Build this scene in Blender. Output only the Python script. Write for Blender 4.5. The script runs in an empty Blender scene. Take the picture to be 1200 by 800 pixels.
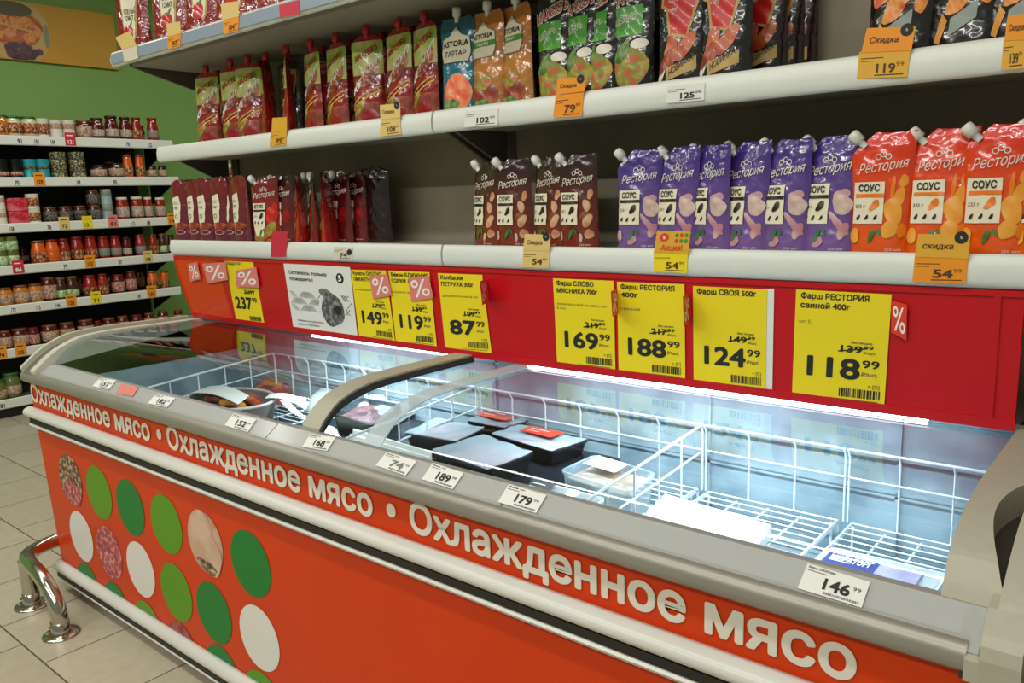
import bpy, bmesh, math, random
from mathutils import Vector, Matrix
from mathutils.geometry import tessellate_polygon
random.seed(7)
sc = bpy.context.scene
col = sc.collection

# ---------------------------------------------------------------- camera
F = 945.23                                    # focal length in pixels of the 1200x800 frame
CAM = Vector((3.387, -1.133, 1.47))
def _dir(px, py): return Vector((px - 600, -(py - 400), -F)).normalized()
AX = -_dir(-549, 268); AY = _dir(1400, 205); AZ = AX.cross(AY)
ROT = Matrix((AX, AY, AZ))                    # camera -> world
cam_d = bpy.data.cameras.new('camera'); cam = bpy.data.objects.new('camera', cam_d); col.objects.link(cam)
cam_d.sensor_width = 36; cam_d.lens = F / 1200 * 36; cam_d.clip_start = .02; cam_d.clip_end = 60
cam.matrix_world = Matrix.Translation(CAM) @ ROT.to_4x4()
sc.camera = cam
def ray(p): return ROT @ Vector((p[0] - 600, -(p[1] - 400), -F))
def at_z(p, z): r = ray(p); return CAM + r * ((z - CAM.z) / r.z)     # a point of the photo on a level, frontal or side plane
def at_y(p, y): r = ray(p); return CAM + r * ((y - CAM.y) / r.y)
def at_x(p, x): r = ray(p); return CAM + r * ((x - CAM.x) / r.x)

# ---------------------------------------------------------------- world, lamps, exposure
w = bpy.data.worlds.new('store'); sc.world = w; w.use_nodes = True
w.node_tree.nodes['Background'].inputs[0].default_value = (.95, 1, .86, 1)
w.node_tree.nodes['Background'].inputs[1].default_value = .21
sc.view_settings.view_transform = 'Standard'; sc.view_settings.look = 'None'
sc.view_settings.exposure = 0; sc.view_settings.gamma = 1; sc.view_settings.use_curve_mapping = False
def area(name, loc, size, size_y, power, color, rot=(0, 0, 0)):
    d = bpy.data.lights.new(name, 'AREA'); d.shape = 'RECTANGLE'; d.size = size; d.size_y = size_y
    d.energy = power; d.color = color
    o = bpy.data.objects.new(name, d); o.location = loc; o.rotation_euler = rot; col.objects.link(o); return o
WARM = (1, .985, .925)
area('ceiling_lamp', (1.9, -1.05, 3.3), 4.6, .14, 52, WARM)
area('ceiling_lamp', (1.9, -2.9, 3.3), 4.6, .14, 104, WARM)
area('ceiling_lamp', (-1.6, 1.7, 3.3), .14, 3.4, 40, WARM)
area('ceiling_lamp', (-1.7, -1.6, 3.3), .14, 3.0, 34, WARM)
COLD = (.80, .93, 1)
area('led_strip_light', (1.20, .636, .985), .7, .012, 6, COLD)
area('led_strip_light', (2.48, .636, .985), 1.04, .012, 7.5, COLD)

# ---------------------------------------------------------------- materials
def lin(c): return c / 12.92 if c <= .04045 else ((c + .055) / 1.055) ** 2.4
def rgb(r, g, b): return (lin(r / 255), lin(g / 255), lin(b / 255), 1)
M = {}
def mat(name, c, rough=.5, metal=0., spec=.5, emit=None, strength=0, noise=0., nscale=40, bump=0., c2=None, c3=None, mix=None, coat=0.):
    m = bpy.data.materials.new(name); m.use_nodes = True; nt = m.node_tree; b = nt.nodes['Principled BSDF']
    b.inputs['Roughness'].default_value = rough; b.inputs['Metallic'].default_value = metal
    b.inputs['Specular IOR Level'].default_value = spec; b.inputs['Coat Weight'].default_value = coat
    b.inputs['Coat Roughness'].default_value = .08
    b.inputs['Base Color'].default_value = rgb(*c)
    if emit: b.inputs['Emission Color'].default_value = rgb(*emit); b.inputs['Emission Strength'].default_value = strength
    if noise or c2 or bump:
        tc = nt.nodes.new('ShaderNodeTexCoord'); n = nt.nodes.new('ShaderNodeTexNoise')
        n.inputs['Scale'].default_value = nscale; n.inputs['Detail'].default_value = 3
        nt.links.new(tc.outputs['Object'], n.inputs['Vector'])
        r = nt.nodes.new('ShaderNodeValToRGB'); e = r.color_ramp.elements
        if c2:
            e[0].position = .38; e[1].position = .62; e[0].color = rgb(*c); e[1].color = rgb(*c2)
            if c3: k = e.new(.5); k.color = rgb(*c3)
        else:
            base = rgb(*c); e[0].position = .3; e[1].position = .7
            e[0].color = tuple(x * (1 - noise) for x in base[:3]) + (1,); e[1].color = tuple(min(1, x * (1 + noise)) for x in base[:3]) + (1,)
        if noise or c2:
            nt.links.new(n.outputs['Fac'], r.inputs['Fac']); nt.links.new(r.outputs['Color'], b.inputs['Base Color'])
        if bump:
            bp = nt.nodes.new('ShaderNodeBump'); bp.inputs['Strength'].default_value = bump; bp.inputs['Distance'].default_value = .004
            nt.links.new(n.outputs['Fac'], bp.inputs['Height']); nt.links.new(bp.outputs['Normal'], b.inputs['Normal'])
    M[name] = m; return m
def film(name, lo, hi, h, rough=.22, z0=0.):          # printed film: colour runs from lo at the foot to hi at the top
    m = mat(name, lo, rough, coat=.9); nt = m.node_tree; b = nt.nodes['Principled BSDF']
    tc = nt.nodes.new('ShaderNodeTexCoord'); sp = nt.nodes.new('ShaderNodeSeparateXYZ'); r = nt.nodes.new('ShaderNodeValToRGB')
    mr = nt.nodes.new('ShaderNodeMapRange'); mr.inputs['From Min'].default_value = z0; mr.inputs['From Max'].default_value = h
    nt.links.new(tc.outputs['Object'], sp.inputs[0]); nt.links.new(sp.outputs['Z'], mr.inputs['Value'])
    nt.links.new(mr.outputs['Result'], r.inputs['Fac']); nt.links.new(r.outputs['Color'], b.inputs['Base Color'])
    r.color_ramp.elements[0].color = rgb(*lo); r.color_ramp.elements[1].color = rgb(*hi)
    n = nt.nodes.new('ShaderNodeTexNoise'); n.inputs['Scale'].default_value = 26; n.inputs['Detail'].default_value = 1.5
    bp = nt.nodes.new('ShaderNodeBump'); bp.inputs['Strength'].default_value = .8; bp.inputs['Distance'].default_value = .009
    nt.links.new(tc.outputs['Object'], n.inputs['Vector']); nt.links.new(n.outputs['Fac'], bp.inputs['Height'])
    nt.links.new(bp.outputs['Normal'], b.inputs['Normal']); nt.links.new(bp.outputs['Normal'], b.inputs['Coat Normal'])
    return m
def sheet_glass(name, tint, ior=1.5, gain=1.15, haze=0.):        # thin clear sheet: passes light, mirrors at a slant
    m = bpy.data.materials.new(name); m.use_nodes = True; nt = m.node_tree; nt.nodes.clear()
    o = nt.nodes.new('ShaderNodeOutputMaterial'); mx = nt.nodes.new('ShaderNodeMixShader')
    t = nt.nodes.new('ShaderNodeBsdfTransparent'); g = nt.nodes.new('ShaderNodeBsdfGlossy'); f = nt.nodes.new('ShaderNodeFresnel')
    mu = nt.nodes.new('ShaderNodeMath'); mu.operation = 'MULTIPLY_ADD'; mu.use_clamp = True
    mu.inputs[1].default_value = gain; mu.inputs[2].default_value = haze
    t.inputs[0].default_value = rgb(*tint); g.inputs['Roughness'].default_value = .015; f.inputs['IOR'].default_value = ior
    ge = nt.nodes.new('ShaderNodeNewGeometry'); mr = nt.nodes.new('ShaderNodeMapRange')
    mr.inputs['To Min'].default_value = ior; mr.inputs['To Max'].default_value = 1/ior
    nt.links.new(ge.outputs['Backfacing'], mr.inputs['Value']); nt.links.new(mr.outputs['Result'], f.inputs['IOR'])
    nt.links.new(f.outputs[0], mu.inputs[0]); nt.links.new(mu.outputs[0], mx.inputs[0])
    nt.links.new(t.outputs[0], mx.inputs[1]); nt.links.new(g.outputs[0], mx.inputs[2]); nt.links.new(mx.outputs[0], o.inputs[0])
    M[name] = m; return m
def clear_plastic(name, c, alpha, rough=.15):
    m = mat(name, c, rough); nt = m.node_tree; m.node_tree.nodes['Principled BSDF'].inputs['Alpha'].default_value = alpha; return m

mat('white_paint', (226, 228, 216), .42, noise=.02, nscale=8)
mat('rail_white', (226, 229, 220), .35, noise=.02, nscale=6)
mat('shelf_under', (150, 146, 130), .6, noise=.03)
mat('panel_grey', (146, 136, 114), .7, noise=.06, nscale=12)
mat('silver', (150, 146, 134), .38, metal=.35, noise=.04, nscale=14)
mat('silver_rail', (162, 160, 156), .33, metal=.3, noise=.03, nscale=10)
mat('beige_plastic', (176, 170, 152), .45, noise=.03, nscale=60)
mat('rim_cream', (206, 201, 184), .42)
mat('channel_dark', (104, 100, 88), .6)
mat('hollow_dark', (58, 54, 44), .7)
mat('orange_vinyl', (212, 62, 12), .36, spec=.2, noise=.03, nscale=3)
mat('letter_cream', (226, 219, 203), .5)
mat('bumper_white', (212, 212, 203), .3, noise=.03, nscale=5)
mat('bumper_black', (34, 32, 27), .5)
mat('red_plastic', (196, 10, 24), .3, noise=.02, nscale=4)
mat('red_orange', (222, 62, 16), .28)
mat('yellow_paper', (240, 216, 16), .55, noise=.02, nscale=9)
mat('white_paper', (232, 231, 224), .6)
mat('cream_paper', (222, 214, 190), .55)
mat('orange_card', (240, 150, 24), .5)
mat('amber_card', (226, 170, 50), .5)
mat('pale_amber', (226, 196, 120), .5)
mat('red_card', (205, 42, 66), .45)
mat('pink_card', (226, 128, 120), .45)
mat('flag_red', (226, 62, 34), .45)
mat('ink', (30, 30, 26), .6)
mat('ink_soft', (92, 92, 60), .6)
mat('ink_grey', (120, 118, 110), .6)
mat('brown_ink', (92, 52, 14), .6)
mat('white_ink', (245, 240, 232), .5)
mat('tag_green', (70, 150, 40), .5)
mat('green_dark', (26, 124, 48), .35, spec=.2); mat('green_light', (92, 150, 24), .35, spec=.2); mat('dot_white', (226, 224, 214), .35, spec=.2)
mat('food_mince', (150, 58, 66), .5, c2=(226, 148, 146), c3=(182, 84, 88), nscale=55)
mat('food_herb', (60, 62, 34), .5, c2=(196, 178, 140), c3=(126, 80, 66), nscale=60)
mat('food_chicken', (206, 168, 142), .5, c2=(176, 130, 104), nscale=14)
mat('food_chicken_pale', (216, 184, 158), .5, c2=(196, 156, 128), nscale=12)
mat('food_beef', (112, 26, 34), .5, c2=(180, 90, 84), nscale=30)
mat('black_plastic', (22, 23, 26), .35)
mat('chrome', (200, 196, 186), .16, metal=1.)
mat('wire_white', (232, 238, 240), .4)
mat('liner', (158, 178, 190), .45, c2=(122, 142, 154), nscale=7, bump=.2)
mat('frost', (134, 150, 160), .8, noise=.06, nscale=90, bump=.4)
mat('led', (255, 255, 255), .5, emit=(235, 248, 255), strength=9)
mat('green_wall', (140, 180, 100), .8, noise=.05, nscale=2)
mat('ceiling_white', (190, 190, 178), .9)
mat('banner_ochre', (216, 160, 52), .55, noise=.04, nscale=3)
mat('unit_dark', (40, 38, 33), .75)
mat('unit_shelf', (96, 92, 80), .6)
mat('rubber', (30, 30, 28), .8)
sheet_glass('lid_glass', (232, 242, 244)); sheet_glass('film_clear', (236, 242, 246), 1.45, 1.3, .04)
clear_plastic('rail_strip', (214, 216, 212), .45); clear_plastic('handle_strip', (206, 220, 224), .55, .25)
clear_plastic('pale_film', (206, 220, 230), .6, .1)
clear_plastic('dark_film', (34, 38, 46), .75, .12); mat('food_dark', (60, 30, 30), .5, c2=(30, 22, 26), nscale=30)
clear_plastic('clear_box', (206, 222, 230), .42, .1)

# floor tiles
m = mat('floor_tile', (186, 176, 150), .32, noise=.02); nt = m.node_tree; b = nt.nodes['Principled BSDF']
tc = nt.nodes.new('ShaderNodeTexCoord'); mp = nt.nodes.new('ShaderNodeMapping'); br = nt.nodes.new('ShaderNodeTexBrick')
mp.inputs['Location'].default_value = (-.02 + .385 * 20, .272 + .385 * 20, 0)
br.offset = .5; br.offset_frequency = 2; br.squash = 1
br.inputs['Scale'].default_value = 1; br.inputs['Brick Width'].default_value = .385; br.inputs['Row Height'].default_value = .385
br.inputs['Mortar Size'].default_value = .003; br.inputs['Mortar Smooth'].default_value = .1
br.inputs['Color1'].default_value = rgb(200, 191, 166); br.inputs['Color2'].default_value = rgb(192, 183, 158); br.inputs['Mortar'].default_value = rgb(92, 86, 72)
n = nt.nodes.new('ShaderNodeTexNoise'); n.inputs['Scale'].default_value = 22; n.inputs['Detail'].default_value = 5
mx = nt.nodes.new('ShaderNodeMixRGB'); mx.blend_type = 'MULTIPLY'; mx.inputs[0].default_value = .28
nt.links.new(tc.outputs['Object'], mp.inputs[0]); nt.links.new(mp.outputs[0], br.inputs['Vector']); nt.links.new(tc.outputs['Object'], n.inputs['Vector'])
nt.links.new(br.outputs['Color'], mx.inputs[1]); nt.links.new(n.outputs['Fac'], mx.inputs[2]); nt.links.new(mx.outputs[0], b.inputs['Base Color'])

# ---------------------------------------------------------------- mesh helpers
class MB:
    def __init__(s): s.v = []; s.f = []; s.m = []; s.s = []; s.mats = []
    def mi(s, name):
        if name not in s.mats: s.mats.append(name)
        return s.mats.index(name)
    def add(s, vs, fs, m, smooth=False):
        o = len(s.v); k = s.mi(m); s.v += [tuple(x) for x in vs]
        for f in fs: s.f.append(tuple(i + o for i in f)); s.m.append(k); s.s.append(smooth)
        return s
    def box(s, a, b, m):
        (x0, y0, z0), (x1, y1, z1) = a, b
        v = [(x0,y0,z0),(x1,y0,z0),(x1,y1,z0),(x0,y1,z0),(x0,y0,z1),(x1,y0,z1),(x1,y1,z1),(x0,y1,z1)]
        return s.add(v, [(0,3,2,1),(4,5,6,7),(0,1,5,4),(1,2,6,5),(2,3,7,6),(3,0,4,7)], m)
    def prism_x(s, prof, x0, x1, m, smooth=False):       # closed (y,z) outline swept along x
        n = len(prof); v = [(x0, y, z) for y, z in prof] + [(x1, y, z) for y, z in prof]
        s.add(v, [(i, (i+1) % n, (i+1) % n + n, i + n) for i in range(n)], m, smooth)
        return s.add(v, [tuple(range(n-1, -1, -1)), tuple(range(n, 2*n))], m)
    def prism_y(s, prof, y0, y1, m, smooth=False):       # closed (x,z) outline swept along y
        n = len(prof); v = [(x, y0, z) for x, z in prof] + [(x, y1, z) for x, z in prof]
        s.add(v, [(i, (i+1) % n, (i+1) % n + n, i + n) for i in range(n)], m, smooth)
        return s.add(v, [tuple(range(n)), tuple(range(2*n-1, n-1, -1))], m)
    def prism_z(s, poly, z0, z1, m, m_top=None, scale_top=1.):
        n = len(poly); cx = sum(p[0] for p in poly)/n; cy = sum(p[1] for p in poly)/n
        top = [(cx + (x-cx)*scale_top, cy + (y-cy)*scale_top, z1) for x, y in poly]
        v = [(x, y, z0) for x, y in poly] + top
        s.add(v, [(i, (i+1) % n, (i+1) % n + n, i + n) for i in range(n)] + [tuple(range(n-1, -1, -1))], m)
        return s.add(top, [tuple(range(n))], m_top or m)
    def tube(s, pts, r, m, n=6, closed=False):
        pts = [Vector(p) for p in pts]; rings = []
        prev = None
        for i, p in enumerate(pts):
            a = pts[i-1] if i else p; c = pts[i+1] if i < len(pts)-1 else p
            t = (c - a).normalized()
            if prev is None: u = t.orthogonal().normalized()
            else: u = (prev - t * prev.dot(t)).normalized()
            prev = u; v_ = t.cross(u)
            rings.append([p + (u*math.cos(2*math.pi*k/n) + v_*math.sin(2*math.pi*k/n)) * r for k in range(n)])
        v = [q for R_ in rings for q in R_]; fs = []
        for i in range(len(rings)-1):
            for k in range(n): fs.append((i*n+k, i*n+(k+1) % n, (i+1)*n+(k+1) % n, (i+1)*n+k))
        s.add(v, fs, m, True)
        return s.add(v, [tuple(range(n-1, -1, -1)), tuple(range(len(v)-n, len(v)))], m)
    def lathe(s, prof, m, n=20, c=(0, 0, 0), mrot=None):
        v = []
        for r, z in prof:
            for k in range(n):
                p = Vector((r*math.cos(2*math.pi*k/n), r*math.sin(2*math.pi*k/n), z))
                if mrot: p = mrot @ p
                v.append(p + Vector(c))
        fs = [(i*n+k, i*n+(k+1) % n, (i+1)*n+(k+1) % n, (i+1)*n+k) for i in range(len(prof)-1) for k in range(n)]
        s.add(v, fs, m, True)
        if prof[0][0] > 1e-4: s.add(v[:n], [tuple(range(n-1, -1, -1))], m)
        if prof[-1][0] > 1e-4: s.add(v[-n:], [tuple(range(n))], m)
        return s
    def grid(s, fn, nu, nv, m, a=(0, 0, 1, 1), smooth=True):
        v = [fn(a[0] + (a[2]-a[0])*i/nu, a[1] + (a[3]-a[1])*j/nv) for j in range(nv+1) for i in range(nu+1)]
        fs = [(j*(nu+1)+i, j*(nu+1)+i+1, (j+1)*(nu+1)+i+1, (j+1)*(nu+1)+i) for j in range(nv) for i in range(nu)]
        return s.add(v, fs, m, smooth)
    def ellipse(s, fn, ca, cb, ra, rb, m, rot=0, n=20, rings=3, hole=0, wob=0):
        v = []; fs = []
        c, d = math.cos(rot), math.sin(rot)
        rr = [hole + (1-hole)*i/rings for i in range(rings+1)]
        for r in rr:
            for k in range(n):
                t = 2*math.pi*k/n; q = r * (1 + wob*math.sin(3*t+ca*40) + wob*.6*math.sin(5*t+cb*30))
                x, y = q*ra*math.cos(t), q*rb*math.sin(t)
                v.append(fn(ca + x*c - y*d, cb + x*d + y*c))
        for i in range(rings):
            for k in range(n): fs.append((i*n+k, (i+1)*n+k, (i+1)*n+(k+1) % n, i*n+(k+1) % n))
        return s.add(v, fs, m, True)
    def poly(s, fn, pts, m, sub=0):
        if sub:
            me = bpy.data.meshes.new('outline'); me.from_pydata([(x, y, 0) for x, y in pts], [], [tuple(range(len(pts)))]); finer(me, sub)
            s.add([fn(v.co.x, v.co.y) for v in me.vertices], [tuple(p.vertices) for p in me.polygons], m, True); bpy.data.meshes.remove(me); return s
        return s.add([fn(*p) for p in pts], [tuple(range(len(pts)))], m)
    def text(s, fn, body, m, x, y, h, asp=1., w=None, bold=.02, shear=0., slope=0., align='l', sub=False):
        vs, fs, wd = glyphs(body, sub)
        kx = h / asp if w is None else w / wd
        if align == 'c': x -= kx*wd/2
        if align == 'r': x -= kx*wd
        put = lambda dx, dy, e: s.add([fn(x + kx*(p[0] + dx + shear*p[1]), y + h*(p[1] + dy) + slope*kx*p[0], e + p[2]) for p in vs], fs, m)
        k = bold * 1.25
        for i, (dx, dy) in enumerate(((0, 0),) if bold < .018 else ((-k, -k), (k, -k), (-k, k), (k, k)) if bold < .034 else ((-k, 0), (k, 0), (0, -k), (0, k), (-.7*k, -.7*k), (.7*k, -.7*k), (-.7*k, .7*k), (.7*k, .7*k))):
            put(dx, dy, i*.00006)
        return s
    def build(s, name, parent=None, origin=(0, 0, 0), world=False):
        me = bpy.data.meshes.new(name); o = Vector(origin)
        me.from_pydata([tuple(Vector(p) - o) for p in s.v], [], s.f)
        for q in s.mats: me.materials.append(M[q])
        for i, p in enumerate(me.polygons): p.material_index = s.m[i]; p.use_smooth = s.s[i]
        me.update()
        ob = bpy.data.objects.new(name, me); col.objects.link(ob)
        if parent: ob.parent = parent
        else: ob.location = o
        return ob
def finer(me, mx):                              # cut a flat outline into small triangles so that it can follow a curved face
    bm = bmesh.new(); bm.from_mesh(me); bmesh.ops.triangulate(bm, faces=bm.faces[:])
    for _ in range(5):
        es = [e for e in bm.edges if e.calc_length() > mx]
        if not es: break
        bmesh.ops.subdivide_edges(bm, edges=es, cuts=1); bmesh.ops.triangulate(bm, faces=bm.faces[:])
    bm.to_mesh(me); bm.free()
_gc = {}
def glyphs(body, sub=False):                    # flat letter outlines, capitals one unit high
    k = (body, sub)
    if k in _gc: return _gc[k]
    cu = bpy.data.curves.new('letters', 'FONT'); cu.body = body; cu.size = 1; cu.resolution_u = 3; cu.fill_mode = 'NONE'
    o = bpy.data.objects.new('letters', cu); col.objects.link(o)
    bpy.context.view_layer.update()
    me = bpy.data.meshes.new_from_object(o.evaluated_get(bpy.context.evaluated_depsgraph_get()))
    nx = {}
    for e in me.edges: nx.setdefault(e.vertices[0], []).append(e.vertices[1]); nx.setdefault(e.vertices[1], []).append(e.vertices[0])
    loops, done = [], set()
    for v in range(len(me.vertices)):
        if v in done or v not in nx: continue
        lp = [v]; done.add(v); c = v
        while True:
            q = [t for t in nx[c] if t not in done]
            if not q: break
            c = min(q, key=lambda t: abs(t - c)); lp.append(c); done.add(c)
        if len(lp) > 2: loops.append([(me.vertices[t].co.x, me.vertices[t].co.y) for t in lp])
    area_ = lambda p: sum(p[t-1][0]*p[t][1] - p[t][0]*p[t-1][1] for t in range(len(p)))/2
    def inside(pt, p):
        r = False
        for t in range(len(p)):
            (xa, ya), (xb, yb) = p[t-1], p[t]
            if (ya > pt[1]) != (yb > pt[1]) and pt[0] < (xb - xa)*(pt[1] - ya)/(yb - ya) + xa: r = not r
        return r
    def cross(a, b, c, d):                      # where segment ab meets segment cd
        rx, ry, sx, sy = b[0]-a[0], b[1]-a[1], d[0]-c[0], d[1]-c[1]; q = rx*sy - ry*sx
        if abs(q) < 1e-9: return None
        t = ((c[0]-a[0])*sy - (c[1]-a[1])*sx)/q; u = ((c[0]-a[0])*ry - (c[1]-a[1])*rx)/q
        return t if 1e-4 < t < 1-1e-4 and 1e-4 < u < 1-1e-4 else None
    for p in loops:                             # a stroke that runs into its own stem is cut at the stem
        n = len(p)
        if n > 90: continue
        for t in range(n):
            for k in range(n):
                A_, B_, C_, D_ = p[t], p[(t+1) % n], p[(t+2) % n], p[(t+3) % n]
                if k in (t, (t+1) % n, (t+2) % n) or (k+1) % n == t or k == (t+3) % n: continue
                e0, e1 = p[k], p[(k+1) % n]; ta, tb = cross(A_, B_, e0, e1), cross(D_, C_, e0, e1)
                if ta and tb:
                    p[(t+1) % n] = tuple(A_[z] + (B_[z]-A_[z])*ta*.99 for z in (0, 1)); p[(t+2) % n] = tuple(D_[z] + (C_[z]-D_[z])*tb*.99 for z in (0, 1))
    nest = lambda a, b: a is not b and all(inside(q, b) for q in a)
    dep = [sum(nest(a, b) for b in loops) for a in loops]
    outs = [a for a, d in zip(loops, dep) if d % 2 == 0]; holes = [a for a, d in zip(loops, dep) if d % 2]; own = {}
    for h in holes:
        c = [t for t, p in enumerate(outs) if nest(h, p)]
        if c: own.setdefault(min(c, key=lambda t: abs(area_(outs[t]))), []).append(h)
    vs, fs = [], []
    for t, p in enumerate(outs):                # each stroke is filled by itself; strokes of one letter may overlap
        ps = [p] + own.get(t, []); flat = [q for r in ps for q in r]
        tri = tessellate_polygon([[Vector((q[0], q[1], 0)) for q in r] for r in ps])
        tri = [f for f in tri if len(set(f)) == 3]
        if sub:
            m2 = bpy.data.meshes.new('stroke'); m2.from_pydata([(q[0], q[1], 0) for q in flat], [], tri); finer(m2, .35)
            flat = [(v.co.x, v.co.y) for v in m2.vertices]; tri = [tuple(f.vertices) for f in m2.polygons]; bpy.data.meshes.remove(m2)
        b = len(vs); vs += [(q[0], q[1], t % 4) for q in flat]
        for f in tri:
            (xa, ya), (xb, yb), (xc, yc) = [flat[q] for q in f]
            if (xb-xa)*(yc-ya) - (xc-xa)*(yb-ya) < 0: f = f[::-1]
            fs.append(tuple(q + b for q in f))
    bpy.data.objects.remove(o); bpy.data.curves.remove(cu); bpy.data.meshes.remove(me)
    x0 = min((v[0] for v in vs), default=0); x1 = max((v[0] for v in vs), default=1)
    H = .73
    vs = [((a - x0) / H, b_ / H, c * .000015) for a, b_, c in vs]
    _gc[k] = (vs, fs, max((x1 - x0) / H, .01)); return _gc[k]

def tag(o, label, cat, group=None, kind=None):
    if label: o['label'] = label
    if cat: o['category'] = cat
    if group: o['group'] = group
    if kind: o['kind'] = kind
    return o
def thing(name, loc, label, cat, group=None, rz=0):
    o = bpy.data.objects.new(name, None); o.empty_display_size = .05; col.objects.link(o)
    o.location = loc; o.rotation_euler = (0, 0, rz); return tag(o, label, cat, group)
def copy_thing(src, loc, rot, label, group=None):
    r = src.copy(); col.objects.link(r); r.location = loc; r.rotation_euler = rot; r['label'] = label
    if group: r['group'] = group
    for ch in list(src.children):
        c = ch.copy(); col.objects.link(c); c.parent = r
        for g in list(ch.children): d = g.copy(); col.objects.link(d); d.parent = c
    return r
def struct(o): o['kind'] = 'structure'; return o
ORD = ['first', 'second', 'third', 'fourth', 'fifth', 'sixth', 'seventh', 'eighth', 'ninth', 'tenth', 'eleventh', 'twelfth', 'thirteenth', 'fourteenth', 'fifteenth', 'sixteenth', 'seventeenth']

def curve(pts, n=4):
    out = []
    for i in range(len(pts) - 1):
        p0, p1, p2, p3 = pts[max(i-1, 0)], pts[i], pts[i+1], pts[min(i+2, len(pts)-1)]
        for k in range(n):
            t = k/n; out.append(tuple(.5*(2*p1[j] + (p2[j]-p0[j])*t + (2*p0[j]-5*p1[j]+4*p2[j]-p3[j])*t*t + (3*p1[j]-p0[j]-3*p2[j]+p3[j])*t**3) for j in (0, 1)))
    return out + [pts[-1]]

# ---------------------------------------------------------------- room
struct(MB().box((-3.6, -5, -.05), (6, 5, 0), 'floor_tile').build('floor'))
struct(MB().box((-3.7, -5, 0), (-3.6, 5, 3.4), 'green_wall').build('wall_left'))
struct(MB().box((-3.6, 5, 0), (6, 5.1, 3.4), 'green_wall').build('wall_back'))
struct(MB().box((-3.7, -5, 3.4), (6, 5.1, 3.5), 'ceiling_white').build('ceiling'))

# ---------------------------------------------------------------- freezer
FL = 3.275
fz = thing('display_freezer', (1.6, .45, 0), 'long orange chest freezer with curved glass lids and white bumper rails', 'freezer')
FO = (1.6, .45, 0)
def fpart(mb, name, label=None, parent=None):
    o = mb.build(name, parent or fz, FO if (parent is None or parent is fz) else FO)
    if parent and parent is not fz: pass
    if label: o['label'] = label
    return o
# cabinet with its printed front
mb = MB()
body = [(.03, .10), (FL - .03, .10), (FL, .84), (0, .84)]
mb.add([(.085, .0, .09), (FL - .04, .0, .09), (FL - .01, 0, .70), (.012, 0, .70), (0.006, 0, .838), (FL, 0, .838),
        (.085, .9, .09), (FL - .04, .9, .09), (FL - .01, .9, .70), (.012, .9, .70), (.006, .9, .838), (FL, .9, .838)],
       [(0,1,2,3), (3,2,5,4), (6,9,8,7), (9,10,11,8), (0,3,9,6), (3,4,10,9), (1,7,8,2), (2,8,11,5), (0,6,7,1)], 'orange_vinyl')
fr = lambda x, z, e=0: (x, -.0022 - e, z)
for x0 in (.012, 1.064, 2.131): mb.text(fr, 'Охлажденное мясо', 'letter_cream', x0, .7565, .068, w=.938, bold=.035)
for x0 in (1.012, 2.068): mb.ellipse(fr, x0, .788, .0155, .0165, 'letter_cream', n=20)
R_ = .098
def dot(x, z, m, r=R_, n=32, wob=0):                 # printed circle, cut off where the panel ends
    pts = [(x + r*math.cos(2*math.pi*k/n), max(z + r*math.sin(2*math.pi*k/n), .1)) for k in range(n)]
    mb.poly(lambda a, b_: (a, -.0016, b_), pts, m)
dot(.277, .49, 'food_herb'); dot(.515, .492, 'green_light'); dot(.748, .49, 'green_dark'); dot(.99, .49, 'green_light'); dot(1.222, .49, 'food_chicken'); dot(1.46, .489, 'green_dark')
dot(.308, .275, 'dot_white'); dot(.536, .272, 'food_mince'); dot(.77, .275, 'dot_white'); dot(1.006, .264, 'green_light'); dot(1.23, .267, 'green_dark'); dot(1.47, .268, 'dot_white')
dot(.31, .072, 'green_dark'); dot(.54, .062, 'green_dark'); dot(.775, .062, 'green_light'); dot(1.004, .062, 'food_beef'); dot(1.244, .066, 'green_dark'); dot(1.46, .062, 'green_light')
ff = lambda a, b_: (a, -.0024, b_)
mb.ellipse(ff, .285, .44, .075, .045, 'food_mince', wob=.06)
mb.ellipse(ff, 1.2, .53, .068, .055, 'food_chicken_pale', rot=.5, wob=.04); mb.ellipse(lambda a, b_: (a, -.0027, b_), 1.255, .455, .055, .062, 'food_chicken_pale', wob=.05); mb.ellipse(lambda a, b_: (a, -.003, b_), 1.225, .415, .055, .018, 'food_herb', rot=-.15, wob=.1)
fpart(mb, 'cabinet')
# silver lip, the sloping price rail and its clear strips
mb = MB()
lip = [(.01, .834), (-.022, .837), (-.03, .845), (-.028, .866), (-.016, .876), (0, .880), (.02, .86), (.06, .834)]
mb.prism_x(lip, .0, 3.213, 'silver', True); fpart(mb, 'top_rail', 'rounded silver rail along the front edge')
mb = MB()
mb.prism_x([(-.018, .868), (.036, .9065), (.048, .908), (.058, .902), (.058, .86), (.02, .86)], .065, 3.2, 'silver_rail')
for x0, x1 in ((.075, 1.60), (1.605, 2.40), (2.405, 3.226)):
    mb.prism_x([(-.022, .8655), (.034, .9055), (.0325, .908), (-.0235, .868)], x0, x1, 'rail_strip')
fpart(mb, 'price_rail', 'sloping brushed rail that holds price tickets')
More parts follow.
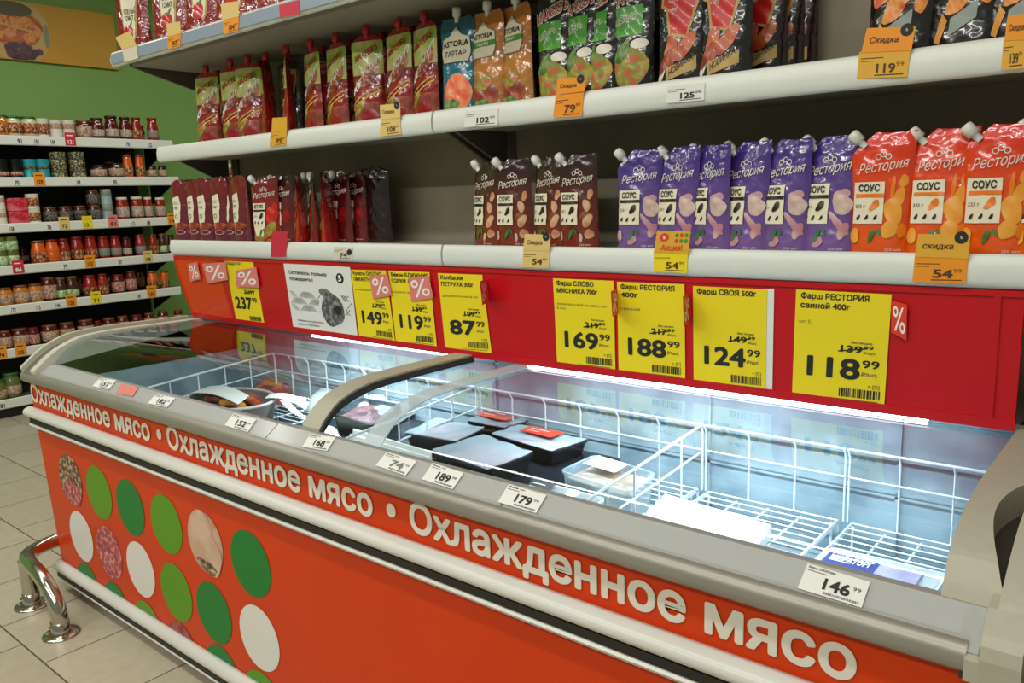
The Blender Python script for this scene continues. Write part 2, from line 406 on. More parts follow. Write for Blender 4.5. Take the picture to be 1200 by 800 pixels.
# bumpers
mb = MB(); p = []
for k in range(13):
    t = -math.pi/2 + math.pi*k/12; p.append((-.004 - .034*math.cos(t), .714 + .021*math.sin(t)))
mb.prism_x(p, .0, FL - .005, 'bumper_white', True)
mb.prism_x([(0, .692), (-.02, .690), (-.02, .672), (0, .672)], .008, FL - .005, 'bumper_black')
mb.prism_x([(0, .672), (-.022, .671), (-.026, .666), (-.022, .659), (0, .656)], .012, FL - .005, 'bumper_white')
fpart(mb, 'bumper', 'white bumper rail with a dark groove')
mb = MB(); p = []
for k in range(13):
    t = -math.pi/2 + math.pi*k/12; p.append((-.002 - .03*math.cos(t), .098 + .024*math.sin(t)))
mb.prism_x(p, .07, FL - .005, 'bumper_white', True)
mb.prism_x([(0, .075), (-.022, .075), (-.022, .058), (0, .058)], .078, FL - .005, 'bumper_black')
mb.prism_x([(0, .058), (-.02, .058), (-.024, .052), (0, .047)], .08, FL - .005, 'bumper_white')
fpart(mb, 'kick_rail', 'white rail along the bottom edge')
for x in (.35, 1.7, 3.0):
    for y in (.2, .7): fpart(MB().lathe([(.03, 0), (.03, .02), (.015, .03), (.015, .1)], 'bumper_black', 12, (x, y, 0)), 'foot')
# end caps: curved profile, recessed channel between two rims
PROF = [(-.02, .876), (-.024, .892), (.0, .912), (.03, .937), (.078, .966), (.144, .992), (.22, 1.002), (.31, 1.005), (.45, 1.003), (.66, 1.0)]
def prof_off(d): return [(y, z - d) for y, z in curve(PROF, 3)]
def slab(d, x0, x1, m, mb): mb.prism_x(prof_off(d) + [(.9, 1.0 - d), (.9, .836), (-.02, .836)], x0, x1, m)
mb = MB(); slab(0, 0, .018, 'rim_cream', mb); slab(.022, .018, .095, 'channel_dark', mb)
c = fpart(mb, 'end_cap'); mb = MB(); slab(.004, .095, .135, 'rim_cream', mb); o = mb.build('inner_rim', c, FO)
SM = curve([(.034, .909), (.05, .937)] + PROF[4:], 4)
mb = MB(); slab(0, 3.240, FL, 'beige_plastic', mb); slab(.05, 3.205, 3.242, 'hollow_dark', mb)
mb.prism_x([(-.034, .832), (-.034, .862), (-.024, .866), (.02, .86), (.06, .86), (.06, .832)], 3.212, 3.229, 'beige_plastic')
mb.prism_x([(-.034, .832), (-.036, .868), (-.032, .886), (-.022, .898), (.01, .921), (.06, .93), (.06, .832)], 3.229, FL + .001, 'beige_plastic')
c = fpart(mb, 'end_cap'); mb = MB(); mb.prism_x(SM + [(.9, 1.0), (.9, .86), (.034, .86)], 3.168, 3.206, 'beige_plastic')
sk = [(y, z, 3.206 + .034*(1 - max(0, math.sin(math.pi*min(1, max(0, (y - .045)/.27))))**.8)) for y, z in SM]     # edge that bows around the hollow
n_ = len(sk); v_ = [(3.206, y, z) for y, z, _ in sk] + [(x, y, z) for y, z, x in sk] + [(x, y, .86) for y, z, x in sk]
mb.add(v_, [(k, k+1, k+1+n_, k+n_) for k in range(n_-1)] + [(k+n_, k+1+n_, k+1+2*n_, k+2*n_) for k in range(n_-1)] + [(0, n_, 2*n_)], 'beige_plastic')
o = mb.build('inner_rim', c, FO)
# tub
mb = MB()
def wallq(q, m): mb.add(q, [(0, 1, 2, 3)], m)
wallq([(.135, .06, .56), (3.168, .06, .56), (3.168, .83, .56), (.135, .83, .56)], 'frost')
wallq([(.135, .06, .56), (.135, .06, .9), (3.168, .06, .9), (3.168, .06, .56)], 'liner')
wallq([(.135, .83, .56), (3.168, .83, .56), (3.168, .83, .985), (.135, .83, .985)], 'liner')
wallq([(.135, .06, .56), (.135, .83, .56), (.135, .83, .985), (.135, .06, .9)], 'liner')
wallq([(3.168, .06, .56), (3.168, .06, .9), (3.168, .83, .985), (3.168, .83, .56)], 'liner')
for z in (.74, .93): mb.box((.135, .822, z), (3.168, .832, z + .006), 'liner')
for x in (.9, 1.66, 2.43, 2.91): mb.box((x, .822, .56), (x + .008, .832, .98), 'liner')
fpart(mb, 'tub', 'pale frosted inner tub')
fpart(MB().box((.0, .665, .985), (FL, .9, 1.0), 'silver'), 'rear_deck')
# made-up neighbouring chest, put in to keep the gap beside the freezer dark
tag(MB().box((FL + .03, .0, .04), (FL + .3, .9, .80), 'bumper_black').prism_x([(-.03, .80), (-.03, .85), (.0, .88), (.9, .9), (.9, .80)], FL + .034, FL + .3, 'beige_plastic').box((FL + .05, .05, 0), (FL + .28, .85, .04), 'bumper_black').build('gap_filler', None, (FL + .15, .45, 0)),
    'made-up dark chest end filling the black gap past the right end of the orange freezer', 'freezer')
# glass lids
GP = curve([(.045, .902), (.068, .928), (.105, .957), (.15, .975), (.2, .986), (.26, .992), (.4, .995), (.62, .995)])
def lid_sheet(x0, x1, d, m, mb, th=.004):
    if m == 'lid_glass':
        v = [(x, y, z - d) for x in (x0, x1) for y, z in GP]; n = len(GP)
        return mb.add(v, [(i, i + 1, i + 1 + n, i + n) for i in range(n - 1)], m, True)
    top = [(y, z - d) for y, z in GP]; bot = [(y, z - d - th) for y, z in reversed(GP)]
    mb.prism_x(top + bot, x0, x1, m)
lidA = fpart(MB(), 'glass_lid'); mbx = MB(); lid_sheet(.135, 1.735, 0, 'lid_glass', mbx)
bpy.data.objects.remove(lidA); lidA = fpart(mbx, 'glass_lid')
mb = MB(); lid_sheet(1.69, 1.76, -.012, 'beige_plastic', mb, .016); lid_sheet(1.757, 1.766, -.006, 'bumper_black', mb, .016)
mb.build('lid_frame', lidA, FO)
mbx = MB(); lid_sheet(1.74, 3.168, .005, 'lid_glass', mbx); lidB = fpart(mbx, 'glass_lid')
mb = MB(); lid_sheet(1.925, 1.985, -.001, 'handle_strip', mb, .004); mb.build('handle_strip', lidB, FO)['label'] = 'translucent edge strip'
# light strips under the sign panel
for x0, x1 in ((.95, 1.665), (1.96, 3.01)):
    fpart(MB().prism_x([(.630, .9895), (.630, .997), (.640, .998), (.643, .9895)], x0, x1, 'led'), 'light_strip', 'bright white light strip')

# ---------------------------------------------------------------- shelving above the freezer
YB = .93
tag(MB().box((.03, YB, 0), (4.2, YB + .03, 2.75), 'panel_grey').box((1.68, YB - .006, 1.0), (1.70, YB, 2.7), 'unit_shelf').box((.06, YB - .012, 1.0), (.10, YB, 2.7), 'unit_shelf').build('back_panel', None, (2, YB, 0)),
    'dark grey back panel behind the shelves above the freezer', 'back panel')
def gondola_shelf(x0, x1, yf, zt, label, thick=.058, strip=False, brackets=()):
    g = thing('gondola_shelf', ((x0+x1)/2, .75, zt), label, 'shelf', 'white shelves above the freezer'); o = ((x0+x1)/2, .75, zt)
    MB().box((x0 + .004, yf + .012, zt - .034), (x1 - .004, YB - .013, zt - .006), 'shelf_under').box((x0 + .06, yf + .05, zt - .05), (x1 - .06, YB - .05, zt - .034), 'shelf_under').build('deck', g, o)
    zb = zt - thick + .004
    pr = [(yf + .012, zt), (yf + .003, zt + .004), (yf - .001, zt - .002), (yf - .006, zt - .02), (yf - .006, zb + .014), (yf - .001, zb + .003), (yf + .004, zb - .003), (yf + .012, zb)]
    r = MB().prism_x(pr, x0, x1, 'rail_white', True).build('price_rail', g, o)
    if strip: MB().box((x0 + .01, yf - .009, zb + .008), (x1, yf - .0065, zt - .006), 'strip_blue').build('price_strip', r, o)['label'] = 'bluish clear price strip'
    for bx in brackets:
        MB().prism_x([(YB - .013, zt - .034), (yf + .06, zt - .034), (yf + .06, zt - .046), (YB - .06, zt - .14), (YB - .013, zt - .14)], bx, bx + .012, 'unit_shelf').build('bracket', g, o)
    return g
mat('strip_blue', (150, 162, 178), .25)
gondola_shelf(.0, 1.645, .61, 1.722, 'white middle shelf section at left, carrying the red ketchup pouches', .062, brackets=(.02, 1.62))
gondola_shelf(1.653, 3.9, .61, 1.722, 'long white middle shelf section at right, under the black sauce pouches', .062, brackets=(1.66,))
gondola_shelf(.03, 1.66, .61, 1.332, 'lower white shelf section at left, above the poster and percent signs', .062)
gondola_shelf(1.667, 3.9, .61, 1.332, 'lower white shelf section at right, under the purple and orange pouches', .062)
gondola_shelf(.0, 2.4, .46, 2.086, 'deep top shelf with a bluish price strip, cut off by the photo top', .055, strip=True, brackets=(.02,))
tag(MB().box((3.185, .64, 1.005), (3.25, .70, 1.27), 'unit_shelf').box((3.178, .635, 1.001), (3.258, .705, 1.012), 'silver').build('shelf_post', None, (3.22, .67, 1.0)),
    'short grey post at the right end of the red sign panel', 'post')

# red sign panel hanging under the lower shelf
def SY(x, z): return .62 + .036 * max(0, 1 - x/1.5) * (max(0, 1.266 - z)/.27) ** 1.6
def on_sign(p, front=.004):
    y = .62
    for _ in range(6): q = at_y(p, y); y = SY(q.x, q.z) - front
    return at_y(p, y)
tl, bl = on_sign((204, 300), 0), on_sign((228, 372), 0)
mb = MB()
def sgn(a, b_, off=0):
    t = 1 - b_; x = (tl.x + (bl.x - tl.x)*t) * (1-a) + (3.165) * a; z = 1.268 + (.999 - 1.268)*t
    return (x, SY(x, z) - off, z)
mb.grid(lambda a, b_: sgn(a, b_), 24, 10, 'red_plastic', (.107, 0, 1, 1)); mb.grid(lambda a, b_: sgn(a, b_), 6, 10, 'red_orange', (0, 0, .107, 1))
mb.grid(lambda a, b_: sgn(1-a, b_, -.008), 24, 10, 'red_plastic')
mb.grid(lambda a, b_: sgn(a, b_, .005), 24, 1, 'red_plastic', (0, .0, 1, .075)); mb.grid(lambda a, b_: sgn(a, .075 + b_*.0, .005 - .005*b_), 24, 1, 'red_plastic'); mb.grid(lambda a, b_: sgn(a, b_, .004), 24, 1, 'red_plastic', (0, .955, 1, 1))
mb.grid(lambda a, b_: sgn(a, 0, .005 - .013*b_), 24, 1, 'red_plastic'); mb.grid(lambda a, b_: sgn(1, b_, .005 - .013*a), 1, 4, 'red_plastic'); mb.grid(lambda a, b_: sgn(0, b_, .005 - .013*a), 1, 4, 'red_orange')
mb.grid(lambda a, b_: sgn(a, b_, .004), 1, 6, 'red_plastic', (.984, .075, .988, .955))
tag(mb.build('sign_panel', None, (1.6, .62, 1.1)), 'long red plastic sign panel with an orange left end, hanging below the lower shelf', 'sign panel')

# ---------------------------------------------------------------- paper signs and price tickets
def quad(pts, y=None, off=.0, fn=None):              # four corners in the photo (tl, tr, br, bl) put on a plane
    c = [fn(p) if fn else at_y(p, y) for p in pts]
    tl_, tr_, br_, bl_ = c
    n = ((tr_ - tl_).cross(bl_ - tl_)).normalized()
    if n.y > 0: n = -n
    def f(a, b_, o=off): return (bl_*(1-a) + br_*a)*(1-b_) + (tl_*(1-a) + tr_*a)*b_ + n*o
    f.asp = ((br_ - bl_).length + (tr_ - tl_).length) / ((tl_ - bl_).length + (tr_ - br_).length)
    f.c = (tl_ + tr_ + br_ + bl_)/4; return f
def up(f, d): return lambda a, b_, e=0: f(a, b_, d + e)
def card(mb, f, m, th=.0012, bend=0):
    g = lambda a, b_: Vector(f(a, b_, 0)) + Vector((0, -bend*math.sin(math.pi*a)*b_, 0))
    mb.grid(lambda a, b_: f(a, b_, 0), 2, 4, m); mb.grid(lambda a, b_: f(1-a, b_, -th), 2, 4, m)
    for e in ((0, 0, 1, 0), (1, 0, 1, 1), (1, 1, 0, 1), (0, 1, 0, 0)):
        mb.add([f(e[0], e[1], 0), f(e[2], e[3], 0), f(e[2], e[3], -th), f(e[0], e[1], -th)], [(0, 1, 2, 3)], m)
def barcode(mb, f, x0, y0, x1, y1, m, seed=1):
    rn = random.Random(seed); x = x0
    while x < x1:
        d = rn.choice((.006, .01, .016)) * 1.4
        mb.poly(f, [(x, y0), (min(x+d, x1), y0), (min(x+d, x1), y1), (x, y1)], m); x += d + rn.choice((.006, .01, .013))
def big_sign(px, lines, sub, old, price, label, back=None, group='yellow price signs on the red panel'):
    f = quad(px, fn=on_sign); A = f.asp; mb = MB(); card(mb, f, 'yellow_paper'); g = up(f, .0006); e = up(f, .0009)
    if back: mb.poly(up(f, -.0014), back, 'white_paper')
    for i, (t, wd) in enumerate(lines): mb.text(g, t, 'ink', .06, .925 - .085*i, .052, A, w=wd, bold=.03)
    for i, (t, wd) in enumerate(sub): mb.text(g, t, 'ink_soft', .05, .70 - .05*i, .03, A, w=wd, bold=.015)
    mb.text(g, 'без акции', 'ink_soft', .62, .545, .022, A, w=.22); mb.text(g, old[:-2], 'ink', .52, .465, .062, A, w=.22, bold=.035); mb.text(g, old[-2:], 'ink', .755, .50, .032, A, w=.10, bold=.02); mb.text(g, '₽/шт.', 'ink_soft', .755, .455, .024, A, w=.13)
    mb.poly(e, [(.49, .462), (.49, .474), (.80, .517), (.80, .505)], 'ink')
    mb.text(g, price[:-2], 'ink', .17, .225, .185, A, w=.55, bold=.035); mb.text(g, price[-2:], 'ink', .755, .335, .07, A, w=.17, bold=.02); mb.text(g, '₽/шт.', 'ink_soft', .745, .26, .033, A, w=.17)
    barcode(mb, g, .52, .055, .95, .135, 'ink', len(label)); mb.text(g, '+ [С]', 'ink_soft', .82, .155, .03, A, w=.12); mb.poly(g, [(.38, .03), (.93, .03), (.93, .036), (.38, .036)], 'ink_soft')
    return tag(mb.build('price_sign', None, f.c), label, 'price sign', group)
big_sign([(411, 316), (452, 317), (463, 401), (421, 394)], [('Купаты ОХОТНО', .8), ('ПИКАНТНЫЕ', .6)], [('охлажденные в', .7)], '17999', '14999', 'yellow price sign reading 149.99, right beside the white poster')
big_sign([(455, 317), (503, 319), (512, 407), (464, 401)], [('Бекон БЛИЖНИЕ', .9), ('ГОРКИ 140г', .6)], [('вар/охл в/у', .5)], '13999', '11999', 'yellow price sign reading 119.99, left of the gap on the panel')
big_sign([(513, 320), (565, 322), (576, 414), (522, 410)], [('Колбаски', .5), ('ПЕТРУХА 300г', .72)], [('д/жарки из мяса цб', .8)], '10999', '8799', 'yellow price sign with a wavy edge reading 87.99')
big_sign([(648, 326), (719, 329), (721, 435), (653, 427)], [('Фарш СЛОВО', .62), ('МЯСНИКА 700г', .68)], [('любительский из свин. кат.', .85), ('Б охл.', .16)], '21999', '16999', 'yellow price sign reading 169.99, with an empty red stretch to its left')
big_sign([(723, 330), (802, 333), (803, 446), (725, 437)], [('Фарш РЕСТОРИЯ', .80), ('400г', .26)], [('свежий', .30)], '21799', '18899', 'yellow price sign reading 188.99, tight beside the 169.99 sign')
big_sign([(812, 335), (899, 339), (897, 459), (813, 449)], [('Фарш СВОЯ 500г', .80)], [], '14999', '12499', 'yellow price sign reading 124.99 with a white sheet peeking out behind', back=[(.9, 0), (1.085, -.01), (1.085, 1.01), (.9, 1)])
big_sign([(933, 339), (1045, 345), (1036, 477), (928, 464)], [('Фарш РЕСТОРИЯ', .72), ('свиной 400г', .53)], [('кат Б', .13)], '13999', '11899', 'rightmost yellow price sign on the red panel, reading 118.99')
# 237 sign
f = quad([(263, 303), (296, 304), (310, 380), (277, 376)], fn=on_sign); mb = MB(); card(mb, f, 'yellow_paper'); g = up(f, .0006); A = f.asp
mb.text(g, 'Бедро 1кг', 'ink_soft', .06, .91, .05, A, w=.5); mb.text(g, '32699', 'ink', .5, .46, .06, A, w=.34, bold=.03); mb.poly(up(f, .0009), [(.48, .46), (.48, .475), (.86, .52), (.86, .505)], 'ink'); mb.text(g, '237', 'ink', .12, .22, .19, A, w=.56, bold=.035)
mb.text(g, '99', 'ink', .72, .33, .08, A, w=.16, bold=.02); barcode(mb, g, .52, .04, .92, .11, 'ink', 3)
tag(mb.build('price_sign', None, f.c), 'yellow price sign reading 237.99 with a pink percent card over it', 'price sign', 'yellow price signs on the red panel')
# percent cards
def percent(mb, g, A, m='white_ink'):
    for x, y in ((.27, .70), (.73, .30)): mb.ellipse(g, x, y, .17 , .17, m, hole=.48, n=20)
    mb.poly(g, [(.22, .12), (.33, .12), (.78, .88), (.67, .88)], m)
for px, mm, lb in (([(220, 309), (231, 307), (235, 327), (223, 330)], 'pink_card', 'small pink percent card at the left end of the orange panel insert'),
                   ([(237, 309), (264, 307), (267, 328), (243, 332)], 'pink_card', 'wide pink percent card on the orange panel insert, left of the 237 sign'),
                   ([(276, 317), (300, 313), (304, 337), (277, 336)], 'pink_card', 'tilted pink percent card over the 237 sign'),
                   ([(433, 323), (454, 321), (459, 346), (437, 350)], 'pink_card', 'tilted pink percent card over the 149 sign'),
                   ([(478, 325), (502, 323), (508, 349), (482, 353)], 'pink_card', 'tilted pink percent card over the 119 sign'),
                   ([(1045, 352), (1063, 357), (1062, 399), (1044, 389)], 'flag_red', 'red percent card sticking out right of the 118 sign')):
    f = quad(px, fn=lambda p: on_sign(p, .009)); mb = MB(); card(mb, f, mm, .0008); percent(mb, up(f, .0005), 1)
    tag(mb.build('percent_card', None, f.c), lb, 'percent card', 'percent cards on the sign panel')
def edge_flag(top, bot, lb, dx=.022):
    a, b_ = on_sign(top), on_sign(bot); d = Vector((dx, -.06, 0)); mb = MB()
    mb.add([a, a + d, b_ + d, b_], [(0, 1, 2, 3)], 'flag_red'); n = Vector((.0012, 0, 0)); mb.add([a + n, a + d + n, b_ + d + n, b_ + n], [(3, 2, 1, 0)], 'flag_red')
    mb.add([a, a+n, a+d+n, a+d], [(0, 1, 2, 3)], 'flag_red'); mb.add([a+d, a+d+n, b_+d+n, b_+d], [(0, 1, 2, 3)], 'flag_red')
    fn = lambda s, t, e=0: (b_*(1-s) + (b_+d)*s)*(1-t) + (a*(1-s) + (a+d)*s)*t - Vector((.0006, 0, 0)); percent(mb, fn, 1)
    fn2 = lambda s, t, e=0: (b_*(1-s) + (b_+d)*s)*(1-t) + (a*(1-s) + (a+d)*s)*t + Vector((.0018, 0, 0)); percent(mb, fn2, 1)
    tag(mb.build('percent_card', None, (a+b_)/2), lb, 'percent card', 'percent cards on the sign panel')
edge_flag((568, 327), (571, 354), 'red percent card standing out at the right edge of the 87 sign', .034)
edge_flag((722, 338), (724, 367), 'red percent card standing out between the 169 and 188 signs', .022)
edge_flag((807, 343), (808, 378), 'red percent card standing out between the 188 and 124 signs', .016)
# poster
f = quad([(332, 308), (410, 313), (419, 395), (344, 385)], fn=on_sign); mb = MB(); card(mb, f, 'white_paper'); g = up(f, .0005); e = up(f, .0009); A = f.asp
mb.text(g, 'Осталось только', 'ink', .07, .845, .05, A, w=.58, bold=.03); mb.text(g, 'пожарить!', 'ink', .07, .75, .05, A, w=.36, bold=.03)
mb.ellipse(g, .84, .83, .055, .075, 'ink', n=24); mb.text(e, '5', 'white_ink', .82, .79, .085, A, w=.04, bold=.05)
for r0 in range(3):
    for k in range(26):                                # grey zigzag band
        x = .03 + k*.036; up_ = (k // 4 + r0) % 2; y0 = .30 + .10*r0; sl = .07 if up_ else -.07
        q = [(x, y0), (x + .014, y0), (x + .014 + sl, y0 + .085), (x + sl, y0 + .085)]
        if all(.02 < a < .98 for a, _ in q): mb.poly(up(f, .0004 + .00012*r0 + .00005*(k % 4)), q, 'ink_grey')
mb.ellipse(e, .68, .38, .20, .28, 'white_paper', n=28)
mat('meat_grey', (70, 68, 66), .6, c2=(150, 148, 144), c3=(96, 94, 92), nscale=60)
ee = up(f, .0012)
mb.ellipse(ee, .68, .36, .17, .25, 'meat_grey', n=28, wob=.05); mb.ellipse(ee, .60, .60, .10, .06, 'ink_grey', rot=-.3, n=20); mb.ellipse(up(f, .0015), .76, .36, .06, .07, 'ink', n=16, wob=.1)
mb.text(g, 'Найдено на просторах', 'ink_grey', .10, .135, .028, A, w=.42); mb.text(g, 'вкусного прилавка', 'ink_grey', .10, .08, .028, A, w=.34)
tag(mb.build('poster', None, f.c), 'white poster with grey meat picture and zigzag band on the red panel', 'poster')

# tickets on the shelf rails
def rail_tag(px, y, rail, label, price=None, top=None, topm=None, m='orange_card', flag=None, small='99', group='price tickets on the shelf rails', dot_=False, extra=None, tink='brown_ink', red_dot=False):
    """flag: corners of the card that stands up behind the ticket"""
    mb = MB(); f = quad(px, y); A = f.asp; card(mb, f, m, .0008); g = up(f, .0005)
    if price:
        mb.text(g, price, tink, .38, .20, .34, A, w=.36, bold=.035); mb.text(g, small, tink, .76, .42, .16, A, w=.15, bold=.015)
        mb.poly(g, [(.05, .72), (.5, .74), (.5, .77), (.05, .75)], tink); mb.poly(g, [(.05, .62), (.3, .63), (.3, .65), (.05, .64)], tink); mb.poly(g, [(.35, .08), (.92, .1), (.92, .14), (.35, .12)], tink)
    if flag:
        h = quad(flag, y - .001); B = h.asp; card(mb, h, topm or m, .0008); k = up(h, .0005)
        if top: mb.text(k, top, tink if m != 'red_card' else 'white_ink', .12, .38, .25, B, w=.58, bold=.02, shear=.12)
        if dot_:
            mb.ellipse(up(h, .0008), .84, .88, .13, .13*B, 'ink', n=20); mb.text(up(h, .0012), '%', 'white_ink', .84, .82, .12, B, align='c', bold=.01)
        if red_dot:
            mb.ellipse(k, .25, .72, .14, .2, 'flag_red', n=20); mb.text(up(h, .0009), '%', 'white_ink', .25, .64, .16, B, align='c')
            for i in range(3):
                for j in range(2): mb.ellipse(k, .62 + .14*i, .82 - .26*j, .055, .10, ('tag_green', 'flag_red')[(i+j) % 3 == 1], n=12)
            mb.text(k, 'Акция!', 'flag_red', .2, .12, .26, B, w=.6, bold=.03)
    if extra: extra(mb, g, A)
    return tag(mb.build('price_ticket', None, f.c), label, 'price ticket', group)
Y2 = .602
rail_tag([(1007, 61), (1067, 58), (1063, 90), (1004, 92)], Y2, 2, 'orange discount ticket reading 119.99 in front of the dried apricot packs', '119', 'Скидка', 'orange_card', 'amber_card', [(1016, 33), (1073, 31), (1068, 59), (1009, 62)], dot_=True)
rail_tag([(1176, 47), (1200, 45), (1200, 80), (1173, 82)], Y2, 2, 'orange discount ticket cut off by the right edge of the photo', '139', 'Скидка', 'orange_card', 'amber_card', [(1181, 18), (1210, 15), (1208, 46), (1177, 48)])
rail_tag([(651, 112), (684, 108), (682, 136), (648, 138)], Y2, 2, 'orange discount ticket reading 79 below the green-labelled sauce packs', '79', 'Скидка', 'orange_card', 'orange_card', [(653, 92), (686, 90), (685, 107), (652, 111)], dot_=True)
rail_tag([(446, 140), (469, 138), (470, 157), (445, 160)], Y2, 2, 'pale yellow discount ticket reading 109 under the ketchup row', '109', 'Скидка', 'pale_amber', 'pale_amber', [(445, 123), (469, 121), (469, 138), (446, 140)], dot_=True)
rail_tag([(317, 155), (336, 153), (335, 170), (316, 172)], Y2, 2, 'small orange ticket reading 99 at the left part of the middle shelf', '99', None, 'amber_card', 'amber_card', [(319, 138), (336, 137), (336, 153), (318, 155)])
rail_tag([(545, 130), (584, 127), (583, 146), (544, 149)], Y2, 2, 'white ticket reading 102 beneath the blue-green tartar pouch', '102', None, None, 'white_paper', tink='ink')
rail_tag([(781, 101), (826, 97), (825, 117), (781, 121)], Y2, 2, 'white ticket reading 125 beneath the sweet chili packs', '125', None, None, 'white_paper', tink='ink')
rail_tag([(1072, 301), (1134, 303), (1132, 332), (1069, 330)], Y2, 3, 'large orange discount ticket reading 54.99 in front of the orange pouches', '54', 'скидка', 'amber_card', 'orange_card', [(1076, 274), (1137, 275), (1135, 303), (1072, 301)], dot_=True)
rail_tag([(766, 296), (806, 297), (805, 320), (766, 318)], Y2, 3, 'yellow promotion ticket with red percent and green dots reading 54', '54', None, 'amber_card', 'yellow_paper', [(770, 271), (809, 271), (807, 297), (766, 296)], red_dot=True)
rail_tag([(613, 293), (644, 294), (643, 314), (612, 313)], Y2, 3, 'pale yellow discount ticket reading 54 below the brown pouches', '54', 'Скидка', 'pale_amber', 'pale_amber', [(615, 274), (645, 275), (644, 294), (613, 293)], dot_=True)
rail_tag([(318, 283), (336, 283), (335, 301), (317, 301)], Y2, 3, 'crimson sale ticket on the lower shelf under the tomato ketchup', None, None, 'red_card', 'red_card', [(319, 271), (337, 271), (336, 283), (318, 283)])
rail_tag([(391, 289), (413, 290), (412, 304), (390, 304)], Y2, 3, 'small white ticket reading 74 with a round dark mark', '74', None, None, 'cream_paper', tink='ink', extra=lambda mb, g, A: mb.ellipse(lambda a, b_, e=0: g(a, b_, .0004), .86, .6, .13, .26, 'ink', n=16))
Y1 = .449
rail_tag([(261, 24), (280, 19), (279, 36), (262, 40)], Y1, 1, 'amber ticket reading 104 on the top shelf strip', '104', None, 'pale_amber', 'orange_card', [(259, 4), (279, 1), (280, 19), (260, 24)], tink='brown_ink')
rail_tag([(196, 43), (212, 39), (211, 54), (197, 58)], Y1, 1, 'second ticket from the left end on the top shelf strip', '97', None, 'pale_amber', 'orange_card', [(195, 28), (211, 25), (212, 39), (196, 43)])
rail_tag([(143, 58), (160, 53), (162, 68), (146, 73)], Y1, 1, 'curled pale ticket at the left end of the top shelf strip', None, None, 'pale_amber', 'cream_paper', [(135, 44), (152, 36), (160, 53), (143, 58)])
rail_tag([(327, 6), (350, 0), (351, 16), (328, 21)], Y1, 1, 'crimson ticket on the top shelf strip near the photo top', None, None, None, 'red_card')

# tickets on the sloping rail of the freezer
def slope_tag(px, label, price, m='white_paper', small='99', tink='ink', head='Филе 1кг'):
    def onslope(p):                                    # plane of the sloping rail
        n = Vector((0, -.040, .056)).normalized(); o = Vector((0, -.0225, .868)); r = ray(p)
        return CAM + r * ((o - CAM).dot(n) / r.dot(n))
    c = [onslope(p) for p in px]; tl_, tr_, br_, bl_ = c; n = Vector((0, -.040, .056)).normalized()
    def f(a, b_, o=.0): return (bl_*(1-a) + br_*a)*(1-b_) + (tl_*(1-a) + tr_*a)*b_ + n*(o + .003)
    A = (br_ - bl_).length / (tl_ - bl_).length; mb = MB(); card(mb, f, m, .0008); g = up(f, .0006)
    if price:
        mb.text(g, price, tink, .36, .24, .42, A, w=.40, bold=.03); mb.text(g, small, tink, .80, .50, .14, A, w=.12, bold=.01)
        mb.text(g, head, 'ink_soft', .04, .86, .08, A, w=.44); mb.poly(g, [(.04, .76), (.36, .76), (.36, .79), (.04, .79)], 'ink_grey'); barcode(mb, g, .40, .06, .94, .15, 'ink_grey', 5)
    tag(mb.build('price_ticket', None, sum(c, Vector())/4), label, 'price ticket', 'price tickets on the freezer rail')
slope_tag([(947, 661), (1020, 683), (1010, 713), (935, 690)], 'white ticket reading 146.99 at the right end of the freezer rail', '146', head='Фарш СВОЯ 500г')
slope_tag([(597, 568), (641, 581), (629, 602), (584, 589)], 'white ticket reading 179 beside the tray with a dark oval label', '179')
slope_tag([(508, 543), (544, 555), (531, 574), (495, 562)], 'white ticket reading 189 below the black meat trays', '189')
slope_tag([(454, 530), (489, 541), (476, 558), (441, 546)], 'faded blank-looking white ticket left of the 189 ticket', '74', tink='ink_grey')
slope_tag([(364, 509), (394, 513), (384, 529), (355, 524)], 'white ticket reading 168 just right of the lid frame', '168')
slope_tag([(274, 485), (301, 492), (291, 507), (264, 499)], 'white ticket reading 152 left of the lid frame', '152')
slope_tag([(183, 462), (206, 467), (196, 478), (174, 473)], 'small white ticket right of the pink sticker on the freezer rail', '182')
slope_tag([(118, 443), (137, 446), (128, 457), (109, 453)], 'small white ticket nearest the left end of the freezer rail', '151')
slope_tag([(143, 450), (163, 454), (156, 465), (137, 461)], 'pink sticker between two white tickets on the freezer rail', None, 'pink_card')

# ---------------------------------------------------------------- sauce pouches
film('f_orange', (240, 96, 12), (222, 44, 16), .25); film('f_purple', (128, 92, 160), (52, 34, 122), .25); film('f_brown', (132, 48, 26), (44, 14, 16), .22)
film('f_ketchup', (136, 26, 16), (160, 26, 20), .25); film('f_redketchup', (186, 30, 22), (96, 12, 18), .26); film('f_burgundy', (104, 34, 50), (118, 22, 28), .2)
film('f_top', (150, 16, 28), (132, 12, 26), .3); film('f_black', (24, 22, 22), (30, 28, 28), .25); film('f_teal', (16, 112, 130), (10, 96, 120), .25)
film('f_tan', (176, 120, 60), (196, 122, 44), .25); film('f_shaded', (38, 14, 14), (30, 12, 12), .25); film('f_darkred', (120, 22, 20), (58, 12, 14), .25)  # dark film of the back-row pouches has their shade put into its colour
mat('cap_white', (226, 224, 214), .35); mat('cap_red', (176, 26, 32), .4)
mat('label_cream', (236, 226, 198), .4); mat('label_dark', (44, 26, 24), .4); mat('logo_red', (168, 22, 34), .4); mat('gold', (190, 158, 88), .4)
mat('ketchup_top', (158, 184, 66), .3, c2=(222, 214, 150), c3=(190, 200, 100), nscale=18, coat=.3)
mat('meat_sauce', (126, 40, 22), .3, c2=(196, 104, 62), c3=(150, 60, 34), nscale=30, coat=.3)
mat('salad', (190, 158, 62), .35, c2=(196, 84, 40), c3=(120, 140, 50), nscale=42, coat=.3)
mat('salmon', (232, 92, 44), .3, c2=(240, 150, 100), nscale=30, coat=.3)
mat('dill', (60, 104, 44), .4, c2=(130, 156, 90), nscale=60)
